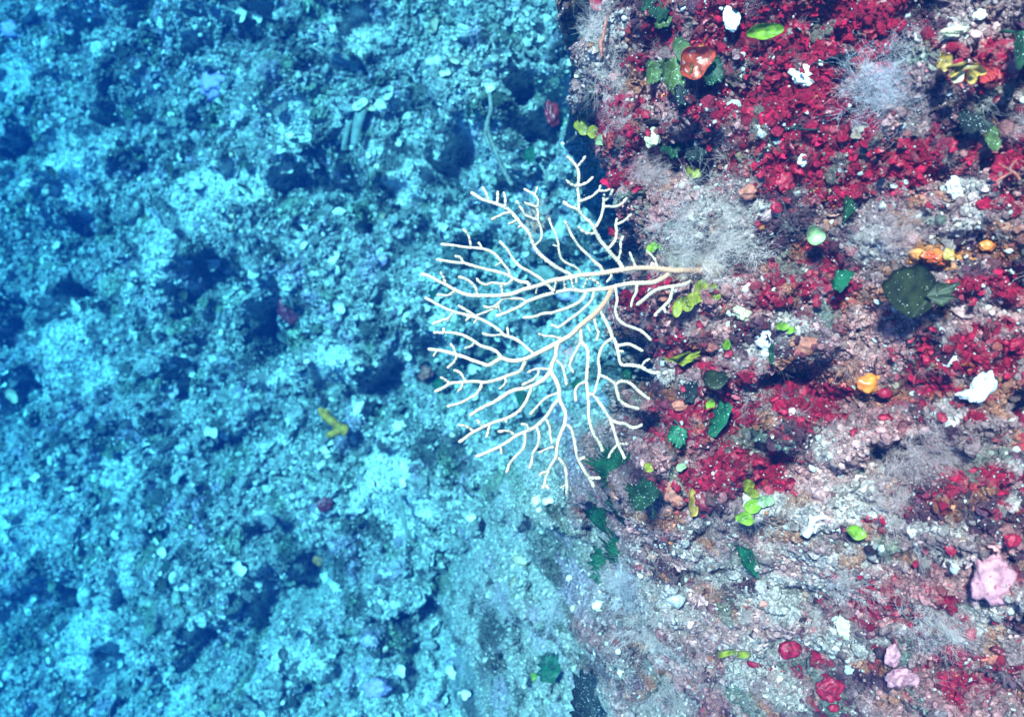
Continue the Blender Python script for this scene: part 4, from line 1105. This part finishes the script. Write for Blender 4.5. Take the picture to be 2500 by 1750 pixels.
# hairy tufts
def tuft(label, px, py, w, h, mat, n=420, length=.7, spread=.9, curl=.45, lift=0., rz=0, tx=0, ty=0, rad=.0042, seed=None):
    V, F = strands(np.random.default_rng(seed or int(px + py)), int(n * 1.8), length, spread, rad * .5 * (90. / max(w, 60)) ** .5, 7, curl, .42)
    V[:, 1] *= h / w
    me = make_mesh('hair_tuft', V, F)
    o = placed('hair_tuft', me, M_H[mat], px, py, w, lift, rz, tx, ty)
    return tag(o, label, 'seaweed tuft')
tuft('big grey-lilac hairy tuft around the foot of the sea fan', 1735, 560, 235, 220, 'lilac', 1500, .36, .9, .6, -.006)
tuft('pale buff hairy tuft on top of the big tuft beside the stem', 1680, 630, 130, 100, 'buff', 700, .45, .9, .5, .0)
tuft('blue-grey hairy tuft over crimson crust at upper right', 2190, 225, 240, 190, 'blue', 1500, .42, .9, .55, -.004)
tuft('lilac hair fringe on the lip at the very top', 1470, 70, 110, 150, 'lilac', 420, .4, .9, .5)
tuft('lilac hair fringe on the lip left of the green blades', 1500, 205, 100, 140, 'lilac', 420, .4, .9, .5)
tuft('pinkish hair fringe on the lip above the yellow-green pair', 1520, 290, 90, 90, 'pinkish', 320, .4, .9, .5)
tuft('thin pinkish veil of hair on the lip above the big tuft', 1575, 420, 120, 90, 'pinkish', 520, .5, .9, .5)
tuft('small grey hairy tuft below the yellow-olive lobes', 1710, 790, 110, 90, 'pinkish', 520, .45, .9, .5)
tuft('bluish hairy tuft on the slope above the big specked blade', 1370, 1500, 150, 130, 'blue', 620, .5, .9, .5)
tuft('grey hairy tuft on the slope right of the fringed teal blade', 1560, 1420, 190, 120, 'blue', 800, .4, .9, .5)
tuft('lilac hairy tuft on the slope below the white shell', 1600, 1540, 190, 130, 'lilac', 800, .4, .9, .5)
tuft('pale hairy tuft at the bottom edge right of the specked blade', 1640, 1690, 170, 110, 'lilac', 700, .4, .9, .5)
tuft('grey hairy fringe on the bottom right, beside the pink lump', 2300, 1500, 190, 150, 'lilac', 800, .4, .9, .5)
tuft('pinkish hairy fringe at the middle right over orange crust', 2300, 1090, 200, 150, 'pinkish', 800, .4, .9, .5)
tuft('pinkish hairy fringe down the right centre of the ledge', 2200, 1220, 130, 220, 'pinkish', 700, .4, .9, .5)
tuft('grey hairy tuft right of the pale cup', 2180, 560, 190, 110, 'pinkish', 700, .4, .9, .5)
tuft('thin grey hair at the bottom left of the round teal blade', 1240, 1460, 110, 90, 'blue', 400, .5, .9, .5)
tuft('grey hair beside the forked white sponge arms', 2060, 1420, 130, 110, 'lilac', 500, .4, .9, .5)
tuft('grey hair patch in the lower ledge above the crimson button', 1985, 1500, 130, 90, 'lilac', 500, .4, .9, .5)
tuft('lilac hair clump on the thick middle branch of the sea fan', 1388, 868, 46, 60, 'lilac', 160, .5, .9, .6, ground_at(1388, 868)[3] - float(fan_depth(1388, 868)) - .004, rad=.007)
tuft('brown-grey hair wrapped round the upper crook of the fan', 1300, 545, 60, 110, 'buff', 110, .5, .8, .6, ground_at(1300, 545)[3] - float(fan_depth(1300, 545)) - .004, rad=.006)

# hanging grey strand on the seabed above the fan
fingers('grey silty strand hanging over the seabed above the fan', 'seaweed', 'silty_strand', 1200, 250,
        [([(1195,228,6),(1198,270,10),(1190,310,12),(1205,360,14),(1225,410,12),(1250,455,8)], 7, 10), ([(1192,300,12),(1186,330,14),(1200,372,12)], 8, 4), ([(1205,360,14),(1222,375,16),(1236,372,14)], 5, 3),
         ([(1318,402,10),(1330,425,12),(1335,452,10)], 6, 4)], 'ribbon', .10, part='strand', bump=1.2)

# small countable pieces: pale shells on the seabed, red blades on the ledge
sh_me = [lump_mesh('shell_fragment', 700 + i, (.5, .4, .25), .35, 2, 1.3, .15) for i in range(5)] + [disc_mesh('shell_fragment', 720 + i, 18, 4, .5, .3, .15) for i in range(4)]
for i in range(110):
    px = random.uniform(10, 1420); py = random.uniform(10, 1740)
    w = random.choice([10, 11, 12, 13, 14, 16, 18])
    me = random.choice(sh_me)
    o = placed('shell_fragment', me, M_['white' if random.random() < .6 else 'cream'], px, py, w * (1 if 'disc' not in me.name else .6), .012, random.uniform(0, 360), random.uniform(-30, 30), random.uniform(-30, 30))
    tag(o, 'small loose pale shell fragment among the grit of the blue seabed', 'shell', 'pale shell fragments scattered on the seabed')
rd_me = [disc_mesh('red_alga', 760 + i, 22, 5, random.uniform(.2, .6), .35, .1) for i in range(8)]
cnt = 0; tries = 0
while cnt < 150 and tries < 4000:
    tries += 1
    px = random.uniform(1480, 2490); py = random.uniform(10, 1740)
    if random.random() > float(G(np.array(px), np.array(py), CRIM)) * .9: continue
    if math.hypot(px - 1735, py - 560) < 130: continue
    cnt += 1
    o = placed('red_alga', random.choice(rd_me), M_[random.choice(['crimson', 'crimson', 'maroon', 'salmon'])], px, py, random.uniform(6, 13), .004, random.uniform(0, 360), random.uniform(-45, 45), random.uniform(-45, 45))
    tag(o, 'little round red alga blade growing in the red crust of the ledge', 'seaweed', 'little red blades on the ledge crust')

# ------------------------------------------------------------------ the sea water
hv = [(-7.5, -7.5, -2.2), (7.5, -7.5, -2.2), (7.5, 7.5, -2.2), (-7.5, 7.5, -2.2), (-7.5, -7.5, 2.3), (7.5, -7.5, 2.3), (7.5, 7.5, 2.3), (-7.5, 7.5, 2.3)]
hfc = [(3, 2, 1, 0), (4, 5, 6, 7), (0, 1, 5, 4), (1, 2, 6, 5), (2, 3, 7, 6), (3, 0, 4, 7)]
m = bpy.data.materials.new('sea_water'); m.use_nodes = True
t = m.node_tree; t.nodes.clear()
out = t.nodes.new('ShaderNodeOutputMaterial'); pv = t.nodes.new('ShaderNodeVolumePrincipled')
pv.inputs['Color'].default_value = (.001, .019, .105, 1)
pv.inputs['Density'].default_value = 0.73
pv.inputs['Anisotropy'].default_value = 0.0
pv.inputs['Absorption Color'].default_value = (.0, .51, .87, 1)
t.links.new(pv.outputs[0], out.inputs['Volume'])
haze = obj('haze', make_mesh('haze', hv, hfc, False), m)
haze['kind'] = 'stuff'; haze['label'] = 'clear blue sea water filling the view'
